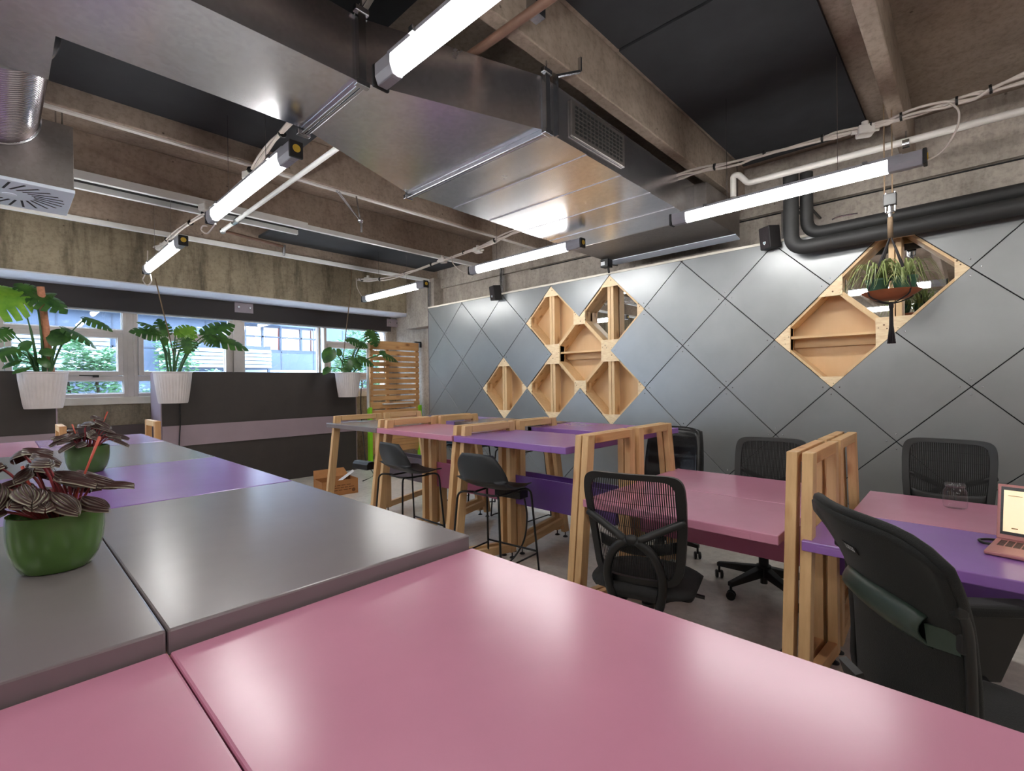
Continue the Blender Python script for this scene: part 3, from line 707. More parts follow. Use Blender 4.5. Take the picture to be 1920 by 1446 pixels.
# flexible duct and swirl diffuser
t = thing('flexible_duct', 'ribbed silver flexible duct at the top left corner', 'flexible duct', (.0, 3.72, 2.765))
ncor = 44; pr = []; RF = .2
m_ = M()
cen = lambda q: V((0, -.62+1.27*q, .28+.09*q))
for k in range(ncor*4+1):
    q = k/(ncor*4); c = cen(q); rr = RF+.0045*sin(2*pi*q*ncor)
    for a in range(44): m_.v.append(c+V((rr*cos(2*pi*a/44), 0, rr*sin(2*pi*a/44))))
for k in range(ncor*4):
    for a in range(44): b_ = (a+1) % 44; m_.f.append((k*44+a, k*44+b_, (k+1)*44+b_, (k+1)*44+a))
m_.obj('foil_hose', 'foil', t, smooth='all')
c0 = cen(0)
M().lathe([(RF+.008, -.05), (RF+.022, -.045), (RF+.022, -.012), (RF+.01, -.005), (RF+.012, .03)], 44, c0, axis='y').obj('collar', 'chrome', t, smooth=True)
M().lathe([(RF+.004, -.02), (RF+.014, -.015), (RF+.014, .0), (RF+.004, .005)], 44, cen(1), axis='y').obj('clamp_band', 'chrome', t, smooth=True)
t = thing('swirl_diffuser', 'boxy metal plenum with a pale radial slot diffuser plate underneath', 'diffuser', (.065, 4.675, 2.72))
M().box((-.3, -.3, .015), (.3, .3, .44)).obj('plenum_box', 'galv_dull', t, bevel=.003)
pl = M().box((-.305, -.305, -.008), (.305, .305, .015)).obj('face_plate', 'diff', t, bevel=.003)
m_ = M()
for k in range(24):
    a = 2*pi*k/24; d = V((cos(a), sin(a), 0)); q = V((cos(a+.25), sin(a+.25), 0)); m_.bar(d*.12+V((0, 0, -.0085)), q*.27+V((0, 0, -.0085)), .012, .002)
m_.obj('slots', 'navy', pl)
M().lathe([(0, -.016), (.035, -.012), (.035, -.008)], 20).obj('centre_cap', 'diff', pl)
for x, y in ((-.25, -.25), (.25, -.25), (.25, .25), (-.25, .25)): M().tube([(x, y, .44), (x, y, ZC-2.72)], .005, 6).obj('hanger_rod', 'chrome', t)

# ---- pipes
def pipe(name, lab, cat, pts, r, mat, extra=None, group=None, n=12):
    P = [V(p) for p in pts]; c = sum(P, V())/len(P); L = V((c.x, c.y, min(p.z for p in P)-r)); t = thing(name, lab, cat, L, 0, group)
    M().tube([p-L for p in P], r, n).obj('run', mat, t, smooth=True)
    for nm, m_, mt in (extra or []): m_.xf(Matrix.Translation(-L)); m_.obj(nm, mt, t, smooth=True)
    return t
def bend(P, r=.08, k=5):
    """round the corners of a polyline"""
    P = [V(p) for p in P]; out = [P[0]]
    for i in range(1, len(P)-1):
        a = (P[i-1]-P[i]).normalized(); b_ = (P[i+1]-P[i]).normalized(); rr = min(r, (P[i-1]-P[i]).length*.45, (P[i+1]-P[i]).length*.45)
        s_ = P[i]+a*rr; e = P[i]+b_*rr
        for j in range(k+1):
            u = j/k; out.append(s_*(1-u)**2+P[i]*2*u*(1-u)+e*u*u)
    out.append(P[-1]); return out
pipe('white_pipe', 'white plastic pipe with an elbow running along the right wall', 'pipe', bend([(4.58, -1.5, 3.1), (4.58, 1.42, 3.14), (4.58, 1.5, 3.24), (4.58, 1.545, 3.24), (4.58, 1.545, 3.05)], .03), .026, 'white_pl',
     [('bracket', M().tube([(4.58, .33, 3.1), (4.58, .33, ZC)], .006, 6), 'chrome'), ('coupling', M().tube([(4.58, .31, 3.11), (4.58, .35, 3.11)], .034, 12), 'chrome')])
for lab, X, pts, r in (('fat black lagged pipe whose elbow hangs lowest, beside the right speaker', 4.7, [(1484, 335), (1484, 468), (1920, 384), (2600, 250)], .06),
                       ('second black lagged pipe tucked just above and behind the fat one', 4.775, [(1513, 335), (1513, 440), (1920, 358), (2600, 225)], .05)):
    P = [atx(a, b_, X) for a, b_ in pts]; P[0].z = 3.16; P[0].y = P[1].y; P[2].z = P[1].z+.02; P[3].z = P[1].z+.035
    pipe('lagged_pipe', lab, 'pipe', bend(P, .13, 8), r, 'black_foam', [('wall_bracket', M().tube([(X, P[1].y, 2.9), (XW-.006, P[1].y, 2.9)], .012, 6), 'black_mt')], group='black lagged pipes', n=16)
t = thing('valve_lever', 'thin bright lever sticking out of the concrete above the lagged pipes', 'lever', atx(1560, 412, 4.8))
M().tube(smoothpath([V((0, .0, 0)), atx(1575, 406, 4.8)-atx(1560, 412, 4.8), atx(1608, 400, 4.8)-atx(1560, 412, 4.8)]), .006, 6).obj('rod', 'chrome', t)
pipe('sprinkler_pipe', 'galvanised sprinkler pipe along the left row of lamps', 'pipe', [(1.74, 2.1, 3.155), (1.75, 6.08, 3.155)], .021, 'rail_w',
     [('elbow', M().sphere((1.75, 6.1, 3.155), .035, 8), 'chrome'), ('coupling', M().tube([(1.75, 5.6, 3.155), (1.75, 5.72, 3.155)], .03, 10), 'chrome')], group='sprinkler pipes')
pipe('sprinkler_pipe', 'short red brown sprinkler branch pipe beyond the second left lamp', 'pipe', [(1.75, 6.1, 3.155), (2.49, 6.28, 3.155)], .018, 'brownpipe',
     [('sprinkler_head', M().tube([(2.49, 6.28, 3.175), (2.49, 6.28, 3.09), (2.49, 6.28, 3.04)], [.022, .02, .012], 8), 'chrome')], group='sprinkler pipes')
pipe('sprinkler_pipe', 'rusty brown pipe under the slab beside the nearest lamp', 'pipe', [(1.76, 2.05, 3.16), (1.8, -2.5, 3.2)], .024, 'brownpipe',
     [('clamp', M().cbox((1.79, 1.5, 3.19), (.07, .06, .09)), 'chrome')], group='sprinkler pipes')
t = thing('hanger_brace', 'bright steel rod brace hanging in a V below the beam', 'brace', (2.34, 4.2, 2.9))
M().tube([(0, -.0, .28), (.04, 0, .05)], .007, 6).tube([(-.2, 0, .28), (.03, 0, .06)], .007, 6).tube([(-.17, .01, .28), (.05, .01, .05)], .007, 6).tube([(.045, 0, .07), (.05, 0, -.05)], .011, 6).obj('rods', 'chrome', t)
M().sphere((.04, 0, .06), .026, 8).obj('knuckle', 'chrome', t)
for lab, y, z0, z1, dx in (('galvanised strut channel on the concrete near the left ceiling corner', 6.72, 2.72, 3.14, .2), ('galvanised strut channel on the concrete above the left speaker', 5.12, 2.66, 3.2, .05), ('grey strut channel on the concrete above the right speaker', 1.3, 2.68, 3.03, .0)):
    o = M().box((XW-dx-.04, y-.03, z0), (XW-dx, y+.03, z1)).box((XW-dx-.05, y-.012, z0), (XW-dx-.04, y+.012, z1)).obj('strut_channel', 'chrome', bevel=.003); tag(o, lab, 'strut', 'wall struts')

# ---- speakers and sensor on the wall top
def speaker(lab, y, z, yaw, pit, badge):
    t = thing('wall_speaker', lab, 'speaker', (DX-.05, y, z), 0, 'wall speakers'); t.scale = (.8, .8, .82)
    t.rotation_euler = (0, pit, yaw)
    M().box((-.08, -.075, 0), (.07, .075, .24)).obj('cabinet', 'speaker', t, bevel=.008)
    g = M().box((-.086, -.066, .01), (-.08, .066, .23)).obj('front_cloth', 'grille', t)
    M().prism([(-.089, .018, .08), (-.089, -.018, .08), (-.089, -.018, .06), (-.089, 0, .045), (-.089, .018, .06)], (.003, 0, 0)).obj('shield_badge', 'label_w', g)
    M().prism([(-.09, .01, .074), (-.09, -.01, .074), (-.09, -.01, .062), (-.09, 0, .054), (-.09, .01, .062)], (.001, 0, 0)).obj('badge_mark', 'label_t', g)
    M().bar((.07, 0, .06), (.16, 0, .02), .03, .02).bar((.15, 0, .02), (.15, 0, -.03), .02, .02, (1, 0, 0)).obj('wall_bracket', 'black_mt', t)
    M().sphere((.08, -.03, .01), .016, 6).obj('bracket_screw', 'chrome', t)
speaker('small black speaker with a pale shield badge on the left stretch of the wall top', 4.79, 2.555, -.25, -.12, True)
speaker('small black speaker with a pale shield badge beside the lagged pipes', 1.29, 2.57, -.55, -.1, True)
t = thing('sensor', 'small black camera with a white front on the wall top over the mirror niche', 'camera', (DX-.06, 2.98, 2.69))
M().box((-.07, -.04, 0), (.03, .06, .09)).obj('body', 'black_pl', t, bevel=.006); M().box((-.074, -.0, .02), (-.07, .05, .06)).obj('face', 'label_w', t)
M().tube([(0, 0, 0), (0, -.01, -.06)], .012, 8).tube([(0, -.02, .03), (.06, -.09, .02)], .006, 6).obj('arm', 'black_pl', t)
# ================================================================== DESKS
def desk(lab, y0, y1, xo, xi, zt, top, panel, side, fout, foot, fin, frames, group, ztop=1.09, panel_z=(.43, .66), px=None, tk=.042, wx='w0', wz='w2', edge=None):
    """side=+1: outer edge at small x.  xo/xi: outer and inner x of the top, fout/foot/fin: x of the frame's outer top, outer foot, inner post"""
    cx, cy = (xo+xi)/2, (y0+y1)/2
    t = thing('desk', lab, 'desk', (cx, cy, 0), 0, group)
    def loc(p): return V((p[0]-cx, p[1]-cy, p[2]))
    tp = M().box(loc((xo, y0, zt-tk)), loc((xi, y1, zt))).obj('tabletop', top, t, bevel=.004)
    if edge: pass
    s = 1 if xo < xi else -1
    # two routed finger covers on the outer edge
    for k, yy in enumerate((y0+.13, y1-.13)):
        yy = y0+.16 if k == 0 else y1-.1
        M().box(loc((xo-s*.0015, yy-.05, zt-tk+.002)), loc((xo+s*.004, yy+.05, zt-.012))).obj('edge_cover', top, t, bevel=.001)
    for fy in frames:
        fo = V((fout, fy, ztop)); ff = V((foot, fy, .05)); w_ = .068
        # outer leg, splayed; trimmed square at the bottom
        d = V((ff.x-fo.x, 0, ff.z-fo.z)); k = w_/2*s
        m_ = M().prism([loc((fo.x-k, fy-.021, ztop)), loc((fo.x+k, fy-.021, ztop)), loc((ff.x+k, fy-.021, .05)), loc((ff.x-k, fy-.021, .05))], (0, .042, 0)); m_.obj('leg', wz, t, bevel=.003)
        m_ = M().box(loc((fin-.032, fy-.021, .05)), loc((fin+.032, fy+.021, ztop if ztop > zt else ztop))); m_.obj('post', wz, t, bevel=.003)
        m_ = M().box(loc((fo.x+k, fy-.021, ztop-.05)), loc((fin-s*.032, fy+.021, ztop))); m_.obj('rail', wx, t, bevel=.003)
        M().bar(loc((fin-s*.03, fy, .085)), loc((ff.x+(fo.x-ff.x)*.1+k, fy, .15)), .04, .06).obj('brace', wx, t, bevel=.003)
        for x in (ff.x, fin):
            M().tube([loc((x, fy, .008)), loc((x, fy, .055))], .005, 6).lathe([(.022, 0), (.022, .006), (.008, .014)], 14, loc((x, fy, 0))).obj('foot', 'black_pl', t)
    if panel:
        X = px if px is not None else fin
        m_ = M().box(loc((X-.009, y0+.03, panel_z[0])), loc((X+.009, y1-.03, panel_z[1]))).box(loc((X+.009, y0+.03, panel_z[0])), loc((X+.13, y1-.03, panel_z[0]+.018))).box(loc((X+.115, y0+.03, panel_z[0])), loc((X+.13, y1-.03, panel_z[1]+.01)))
        m_.obj('cable_tray', panel, t, bevel=.002)
    return t
G1 = 'painted desks by the diamond wall'
hi = dict(zt=1.02, group=G1)
NF = (2.34, 2.215, 2.8); FF = (3.33, 3.5, 2.92)
def near(lab, y0, y1, zt, top, pan, fr, xi=None): return desk(lab, y0, y1, 2.24 if zt < .9 else 2.25, 2.835 if zt < .9 else 2.865, zt, top, pan, 1, *NF, fr, G1, px=2.84, wx='o0' if zt < .9 else 'w0')
def far(lab, y0, y1, zt, top, fr): return desk(lab, y0, y1, 3.49 if zt < .9 else 3.745, 2.842 if zt < .9 else 3.13, zt, top, None, -1, *FF, fr, G1)
near('high grey desk at the far left end of the row by the slatted screen', 3.765, 4.70, 1.02, 'grey', 'grey_p', (3.80, 4.64))
far('high lilac desk farthest back, beside the slatted screen', 3.765, 4.72, 1.02, 'lilac', (3.80, 4.66))
near('high pink desk on the near side, between the grey and the purple desks', 2.735, 3.755, 1.02, 'pink', 'pink2', (2.76, 3.69))
far('high grey desk behind the high pink desk', 2.735, 3.755, 1.02, 'grey', (2.76, 3.69))
near('high purple desk on the near side, a black stool at it', 1.705, 2.715, 1.02, 'purple', 'purple2', (1.655, 2.67))
far('high purple desk behind the near purple one, against the diamond wall side', 1.705, 2.78, 1.02, 'purple', (1.655, 2.67))
near('low pink desk in front, a mesh chair tucked against it', .59, 1.583, .74, 'pink', 'pink2', (.552, 1.605))
far('low pink desk behind, nearer the diamond wall', .545, 1.60, .74, 'pink', (.552, 1.605))
near('low purple desk at right carrying the laptop', -.62, .505, .74, 'purple', 'purple2', (-.64, .493))
far('low pink desk at right carrying the glass jar', -.62, .43, .74, 'pink', (-.64, .493))
# near block of tables under the camera
G2 = 'painted tables in the near block'
def tab(lab, col, y0, y1, zt, top): 
    xo, xi = ((.805, .176) if col else (-.45, .174))
    s = 1 if col else -1
    return desk(lab, y0, y1, xo, xi, zt, top, None, s, .66 if col else -.31, .72 if col else -.37, .225 if col else .125, (y0+.12, y1-.12), G2, ztop=zt-.043)
tab('large pink table filling the foreground, right of the seam', 1, -.16, .905, .99, 'pink')
tab('pink table at the bottom left corner, left of the seam', 0, -.16, .908, .99, 'pink')
tab('glossy grey table in the middle of the near block', 1, .915, 1.975, 1.02, 'grey')
tab('grey table under the nearer green plant pot', 0, .915, 1.955, 1.021, 'grey')
tab('purple table of the near block, behind the glossy grey one', 1, 1.98, 2.985, 1.02, 'purple')
tab('purple table between the two green plant pots, left column', 0, 1.96, 2.97, 1.021, 'lilac')
tab('grey table near the dark partition, right of the seam', 1, 2.99, 4.14, 1.02, 'grey')
tab('grey table at far left behind the farther green pot', 0, 2.975, 3.95, 1.021, 'grey')
tab('lilac table at the far end of the near block, by the white mullion', 1, 4.145, 5.0, 1.02, 'lilac')
tab('small strip of pink table at the far left end of the near block', 0, 3.955, 5.0, 1.021, 'pink')
# two bare trestles standing behind the block
def trestle(lab, x, y):
    t = thing('trestle', lab, 'trestle', (x, y, 0), 0, 'bare trestles behind the near tables')
    M().box((-.022, -.2, .05), (.022, -.14, 1.1)).obj('post', 'o2', t, bevel=.003)
    M().prism([(-.022, .17, 1.1), (-.022, .23, 1.1), (-.022, .3, .05), (-.022, .24, .05)], (.044, 0, 0)).obj('leg', 'o2', t, bevel=.003)
    M().box((-.022, -.14, 1.05), (.022, .175, 1.1)).obj('rail', 'p1', t, bevel=.003)
    M().bar((0, -.14, .1), (0, .26, .16), .04, .06).obj('brace', 'p1', t)
    for y_ in (-.17, .27): M().lathe([(.022, 0), (.022, .006), (.006, .014), (.006, .06)], 12, (0, y_, 0)).obj('foot', 'black_pl', t)
trestle('bare pine trestle at the left end of the middle partition', .965, 5.45)
trestle('bare pine trestle beside the right end of the left partition', .345, 5.45)
# ---- dark partitions (storage units with a mauve band)
def partition(lab, x0, x1):
    y0, y1 = 7.385, 7.96; t = thing('partition', lab, 'partition', ((x0+x1)/2, y0, 0), 0, 'dark partitions under the window')
    w = (x1-x0)/2
    M().box((-w, 0, 0), (w, y1-y0, 1.6)).obj('body', 'char', t, bevel=.004)
    M().box((-w-.012, 0.004, 0), (-w, y1-y0, 1.598)).obj('end_panel', 'band', t)
    M().box((w, 0.004, 0), (w+.012, y1-y0, 1.598)).obj('end_panel', 'band', t)
    M().box((-w, -.02, .643), (w, 0, .908)).obj('band_board', 'band', t, bevel=.002)
    return t
partition('dark partition in the middle with a mauve band, two white pots at its ends', 1.40, 4.05)
partition('dark partition at the left edge with a white pot at its end', -3.2, .43)
def hanging_cord(nm, lab, cat, pts, r, mat, group=None, k=5):
    o = M().tube(smoothpath(pts, k), r, 6).obj(nm, mat, smooth='all'); tag(o, lab, cat, group); return o
hanging_cord('extension_cord', 'black line for the shadowed gap in the band at the left end of the middle partition', 'cord', [aty(337, 757, 7.355), aty(338, 790, 7.355), aty(337, 815, 7.35), aty(336, 838, 7.35)], .007, 'black_pl')  # thin black tube drawn in place of the shadowed gap between band boards
hanging_cord('extension_cord', 'thin black cord down the right end of the middle partition to the floor', 'cord', [(4.1, 7.3, 1.35), (4.09, 7.3, 1.), (4.1, 7.25, .5), (4.06, 7.1, .15), (3.95, 6.7, .006), (3.6, 6.4, .006)], .008, 'black_pl')
# ---- slatted screen
sx0, sx1, sy = 4.26, 5.24, 7.28
t = thing('slatted_screen', 'tall slatted pine screen with lime green posts beside the window', 'screen', ((sx0+sx1)/2, sy, 0))
w = (sx1-sx0)/2
zs = 2.03
M().box((-w, -.012, 2.0), (w, .012, 2.14)).obj('board', 'p1x' if 'p1x' in MT else 'o0', t, bevel=.002)
for k in range(9):
    z1 = 1.975-.0965*k; M().box((-w, -.012, z1-.072), (w, .012, z1)).obj('slat', 'o0', t, bevel=.002)
M().box((-w, -.012, .99), (w, .012, 1.1)).obj('board', 'o0', t, bevel=.002)
for k in range(7): M().box((-w, -.012, .97-.105*(k+1)), (w, .012, .965-.105*k)).obj('slat', 'o0', t, bevel=.002)
for x in (-w+.03, -.15, w-.03): M().box((x-.03, .012, .2), (x+.03, .05, 2.12)).obj('upright', 'o2', t, bevel=.002)
for x in (-w-.02, w+.0): M().box((x-.03, -.05, .08), (x+.02, .03, 1.02)).obj('green_post', 'lime', t, bevel=.003)
for x in (-w-.02, w): 
    M().box((x-.03, -.3, .06), (x+.02, .3, .1)).obj('green_foot', 'lime', t)
    for y in (-.26, .26): M().lathe([(0, -.012), (.03, -.012), (.03, .012), (0, .012)], 14, (x, y, .03), axis='x').obj('caster', 'black_pl', t)
M().box((-.28, -.05, 1.055), (.34, -.012, 1.08)).obj('pen_tray', 'white_pl', t, bevel=.003)
M().bar((w-.09, -.02, 2.155), (w+.02, -.02, 2.155), .03, .02).bar((w+.03, -.02, 2.165), (w+.03, -.02, 2.06), .03, .02, (1, 0, 0)).obj('corner_bracket', 'black_mt', t)
M().box((-w-.06, -.01, 1.0), (-w-.03, .02, 2.1)).obj('edge_strip', 'white_pl', t)
# ---- cardboard box
b0 = V((2.98, 5.98, 0)); t = thing('cardboard_box', 'open brown cardboard box on the floor under the grey high desk', 'box', b0, -.12)
bw, bd, bh = .46, .32, .19
m_ = M().box((-bw/2, -bd/2, 0), (bw/2, bd/2, .006)).box((-bw/2, -bd/2, 0), (-bw/2+.006, bd/2, bh)).box((bw/2-.006, -bd/2, 0), (bw/2, bd/2, bh)).box((-bw/2, -bd/2, 0), (bw/2, -bd/2+.006, bh)).box((-bw/2, bd/2-.006, 0), (bw/2, bd/2, bh))
bx = m_.obj('carton', 'cardboard', t)
M().add([(-bw/2, bd/2, bh), (bw/2, bd/2, bh), (bw/2-.03, bd/2+.1, bh+.09), (-bw/2+.03, bd/2+.1, bh+.09)], [(0, 1, 2, 3)]).obj('flap', 'cardboard', t)
rnd = random.Random(3)
for r in range(3):
    x = -.16
    while x < .14:
        l = rnd.uniform(.03, .07); M().box((x, -bd/2-.001, .12-.03*r), (x+l, -bd/2, .13-.03*r)).obj('print_line', 'ink', bx); x += l+.012
M().lathe([(.018, 0), (.024, 0), (.024, .001), (.018, .001)], 16, (.17, -bd/2-.001, .05), axis='y').obj('round_mark', 'ink', bx)
o = M().grid(lambda u, v: (3.06+.2*u, 6.02+.12*v, .13+.11*u+.02*sin(5*v)), 6, 4, .001).obj('paper_sheet', 'paper'); tag(o, 'crumpled white paper sticking out of the cardboard box', 'paper')
# ---- power boxes hanging under the high desks
def pbox(lab, p, rz):
    t = thing('power_box', lab, 'power box', p, rz, 'black power boxes under the high desks')
    M().prism([(-.05, -.12, 0), (.05, -.12, 0), (.05, -.12, .05), (.03, -.12, .075), (-.03, -.12, .075), (-.05, -.12, .05)], (0, .24, 0)).obj('housing', 'black_pl', t, bevel=.004)
    M().box((-.04, -.1, -.003), (.04, .1, 0)).obj('socket_strip', 'grey_p', t)
pbox('black power box under the near high purple desk', (2.62, 2.5, .55), .1)
pbox('black power box under the high grey desk by the slatted screen', (2.5, 4.42, .56), .1)
hanging_cord('extension_cord', 'black cord dropping from the power box under the purple desk to the floor', 'cord', [(2.64, 2.39, .56), (2.66, 2.38, .4), (2.62, 2.4, .2), (2.5, 2.5, .05), (2.4, 2.75, .008), (2.3, 3.05, .008), (2.45, 3.3, .008)], .007, 'black_pl', 'floor cords')
hanging_cord('extension_cord', 'black cord curling on the floor below the pink high desk', 'cord', [(2.2, 3.7, .008), (2.35, 3.5, .008), (2.3, 3.3, .03), (2.45, 3.15, .008), (2.55, 3.35, .008), (2.75, 3.2, .008)], .007, 'black_pl', 'floor cords')
hanging_cord('extension_cord', 'black cord hanging from the low pink desk tray to the floor', 'cord', [(2.86, .68, .46), (2.83, .66, .3), (2.75, .66, .15), (2.6, .7, .02), (2.3, .75, .01), (1.9, 1.1, .01)], .008, 'black_pl', 'floor cords')
t = thing('floor_strip', 'black power strip and cord tangle on the floor behind the foreground table', 'power strip', (2.2, .95, 0))
M().box((-.04, -.2, 0), (.04, .2, .045)).obj('strip', 'black_pl', t, bevel=.008)
M().tube(smoothpath([(.0, .2, .02), (.05, .35, .012), (-.1, .42, .012), (-.16, .25, .012), (-.08, .1, .012), (-.15, -.2, .012), (0, -.45, .012), (.3, -.5, .012)]), .008, 6).obj('cord', 'black_pl', t, smooth='all')
# ---- laptop, lead, jar
lp = V((2.585, -.21, .74)); t = thing('laptop', 'open rose gold laptop at the right edge on the low purple desk', 'laptop', lp, R_(-100))
M().box((-.16, -.115, 0.002), (.16, .115, .016)).obj('base', 'rose', t, bevel=.004)
kb = M()
for r in range(5):
    for c in range(13): kb.box((-.142+.022*c, -.0+.019*r-.002, .016), (-.142+.022*c+.018, .015+.019*r-.002, .0172))
kb.obj('keyboard', 'key', t); M().box((-.05, -.1, .016), (.05, -.02, .0164)).obj('touchpad', 'bezel', t)
lid = M().box((-.16, 0, 0), (.16, .007, .215)).obj('lid', 'rose', t, bevel=.003); lid.location = (0, .112, .016); lid.rotation_euler = (R_(-12), 0, 0)
M().box((-.15, -.0006, .018), (.15, 0, .205)).obj('bezel', 'bezel', lid); 
M().box((-.142, -.0012, .03), (.142, -.0006, .192)).obj('display', 'screen', lid)
for k in range(9): M().box((-.06+.004*(k % 3), -.0018, .168-.012*k), (-.052+.004*(k % 3), -.0012, .172-.012*k)).obj('page_dot', 'scr_ink', lid)
M().box((-.118, -.0018, .043), (-.1, -.0012, .047)).obj('page_line', 'scr_ink', lid); M().box((-.13, -.0018, .17), (-.09, -.0012, .172)).obj('page_line', 'scr_ink', lid)
hanging_cord('extension_cord', 'short black lead looped on the purple desk beside the laptop', 'cord', [atz(1866, 1012, .747), atz(1850, 1011, .747), atz(1836, 1012, .747), atz(1842, 1017, .747), atz(1862, 1021, .747)], .005, 'black_pl')
j = atz(1791, 953, .741); t = thing('glass_jar', 'empty clear glass jar on the low pink desk at right', 'jar', j)
M().lathe([(.0, .004), (.04, .003), (.046, .009), (.048, .03), (.047, .085), (.038, .1), (.036, .112), (.0385, .116), (.0385, .127)], 36).obj('body', 'jar', t, smooth='all')
M().lathe([(.0375, .109), (.0415, .111), (.0415, .118), (.0375, .12)], 30).obj('thread_ring', 'jar', t, smooth='all')
# ================================================================== SEATS
def base5(t, a0=0., R=.31):
    """five star base with casters, gas column"""
    for k in range(5):
        a = a0+2*pi*k/5; d = V((cos(a), sin(a), 0)); n = V((-sin(a), cos(a), 0))
        p, q = d*.04+V((0, 0, .135)), d*R+V((0, 0, .1))
        vs = [p+n*.028+V((0, 0, .025)), p-n*.028+V((0, 0, .025)), p-n*.028-V((0, 0, .035)), p+n*.028-V((0, 0, .035)), q+n*.017+V((0, 0, .012)), q-n*.017+V((0, 0, .012)), q-n*.017-V((0, 0, .016)), q+n*.017-V((0, 0, .016))]
        b_ = M().add(vs, [(0, 1, 2, 3), (7, 6, 5, 4), (0, 4, 5, 1), (1, 5, 6, 2), (2, 6, 7, 3), (3, 7, 4, 0)]).obj('base_arm', 'black_pl', t, bevel=.005)
        c = d*(R-.01)
        m_ = M()
        for s_ in (-1, 1):
            w = M().lathe([(0, -.009), (.024, -.009), (.028, -.004), (.028, .004), (.024, .009), (0, .009)], 16, axis='x'); w.xf(Matrix.Translation(c+n*(.0)+V((0, 0, .028))) @ Matrix.Rotation(a+.6, 4, 'Z') @ Matrix.Translation((s_*.016, 0, 0))); m_.add(w.v, w.f)
        m_.tube([c+V((0, 0, .04)), c+V((0, 0, .095))], .008, 8); m_.obj('caster', 'black_pl', b_)
    M().lathe([(.045, .09), (.045, .17), (.03, .175), (.03, .3), (.02, .3), (.02, .4)], 20).lathe([(.022, .05), (.022, .1)], 14).obj('column', 'black_pl', t)
def seat_pad(zs, w=.25, d=.24, th=.06):
    def f(u, v):
        x = -d+2*d*u; y = -w+2*w*v; e = max(0, (abs(2*v-1)**4+abs(2*u-1)**4)); k = 1-.07*(abs(2*u-1)**6)*1
        return (x*(1-.2*abs(2*v-1)**5), y*(1-.2*abs(2*u-1)**5), zs-.022*e+.012*cos((2*v-1)*2)-(.03*max(0, u-.75)*4 if u > .75 else 0))
    return M().grid(f, 14, 14, th)
def mesh_chair(lab, loc, rz, zt=.97, zs=.46, a0=.3, lean=.1, du=.0105):
    """the sitter faces +x; backrest on the -x side"""
    t = thing('office_chair', lab, 'chair', loc, rz, 'black mesh office chairs')
    base5(t, a0)
    M().box((-.13, -.09, zs-.1), (.13, .09, zs-.06)).obj('mechanism', 'black_pl', t, bevel=.01)
    M().bar((.02, -.09, zs-.09), (.04, -.26, zs-.11), .02, .012).obj('lever', 'black_pl', t)
    seat_pad(zs).obj('seat', 'cush_blk', t, smooth='all')
    zb = zs+.0; hgt = zt-zb
    def P(u, v, off=0):   # u across (-1..1), v up (0..1)
        w = .195+.035*min(1, v*1.6)**.8
        x = -.21-lean*v*1.0-.04*sin(pi*min(1, v*1.25))*-.6 + .045*u*u + off
        return V((x, u*w, zb+hgt*v))
    # frame loop (rounded rectangle)
    loop_ = []
    for i in range(96):
        a = 2*pi*i/96; c, s_ = cos(a), sin(a); n_ = 8
        u = (abs(c)**(2/n_))*(1 if c > 0 else -1); v = .5+.5*(abs(s_)**(2/n_))*(1 if s_ > 0 else -1)
        loop_.append((u, v))
    m_ = M(); o = 0; n = len(loop_)
    for (u, v) in loop_:
        w_in = .8 if v < .97 else .8
        ui, vi = u*.84, .5+(v-.5)*.9
        for (uu, vv, of) in ((u, v, -.012), (u, v, .012), (ui, vi, .012), (ui, vi, -.012)): m_.v.append(P(uu, vv, of))
    for i in range(n):
        for k in range(4): m_.f.append((4*i+k, 4*i+(k+1) % 4, 4*((i+1) % n)+(k+1) % 4, 4*((i+1) % n)+k))
    m_.obj('back_frame', 'black_pl', t, smooth=True)
    # mesh: thin upright strips with cross threads
    m_ = M(); ns = 44
    for i in range(ns):
        u = -.86+1.72*i/(ns-1)
        top_v = .955; 
        for j in range(8):
            v0, v1 = .06+.89*j/8, .06+.89*(j+1)/8
            m_.add([P(u-du, v0), P(u+du, v0), P(u+du, v1), P(u-du, v1)], [(0, 1, 2, 3)])
    for j in range(9):
        v = .07+.88*j/8; k_ = .0016
        for i in range(6):
            u0, u1 = -.86+1.72*i/6, -.86+1.72*(i+1)/6
            m_.add([P(u0, v-k_, -.001), P(u1, v-k_, -.001), P(u1, v+k_, -.001), P(u0, v+k_, -.001)], [(0, 1, 2, 3)])
    m_.obj('mesh_back', 'mesh_blk', t)
    # crossed support behind the mesh
    hub = P(0, .42, -.05)
    m_ = M()
    for s_ in (-1, 1):
        m_.tube(smoothpath([P(s_*.97, .6, -.012), P(s_*.5, .5, -.03), hub+V((0, s_*.03, .0))], 5), [.018]*11, 8)
        m_.tube(smoothpath([hub+V((0, s_*.02, 0)), P(s_*.42, .3, -.055), P(s_*.62, .08, -.05), V((-.2, s_*.1, zs-.1)), V((-.08, s_*.07, zs-.09))], 5), .021, 8)
    m_.sphere(hub, .026, 8, (.7, 1.4, 1)); m_.obj('back_support', 'black_pl', t, smooth='all')
    M().grid(lambda u, v: P(-.8+1.6*u, .3+.1*v-.05*(1-(2*u-1)**2), .015), 12, 3, .006).obj('lumbar_band', 'black_pl', t, smooth='all')
    return t
mesh_chair('black mesh office chair in front with crossed back support, at the low pink desk', (2.2, 1.17, 0), R_(14), .99, .47)
mesh_chair('black mesh office chair behind the low pink desks, its star base under them', (3.46, 1.0, 0), R_(180+4), .985, .45, a0=2.05, du=.0178)
mesh_chair('black mesh office chair at far right behind the glass jar', (3.93, .12, 0), R_(180-3), .995, .46, a0=.6, du=.0178)
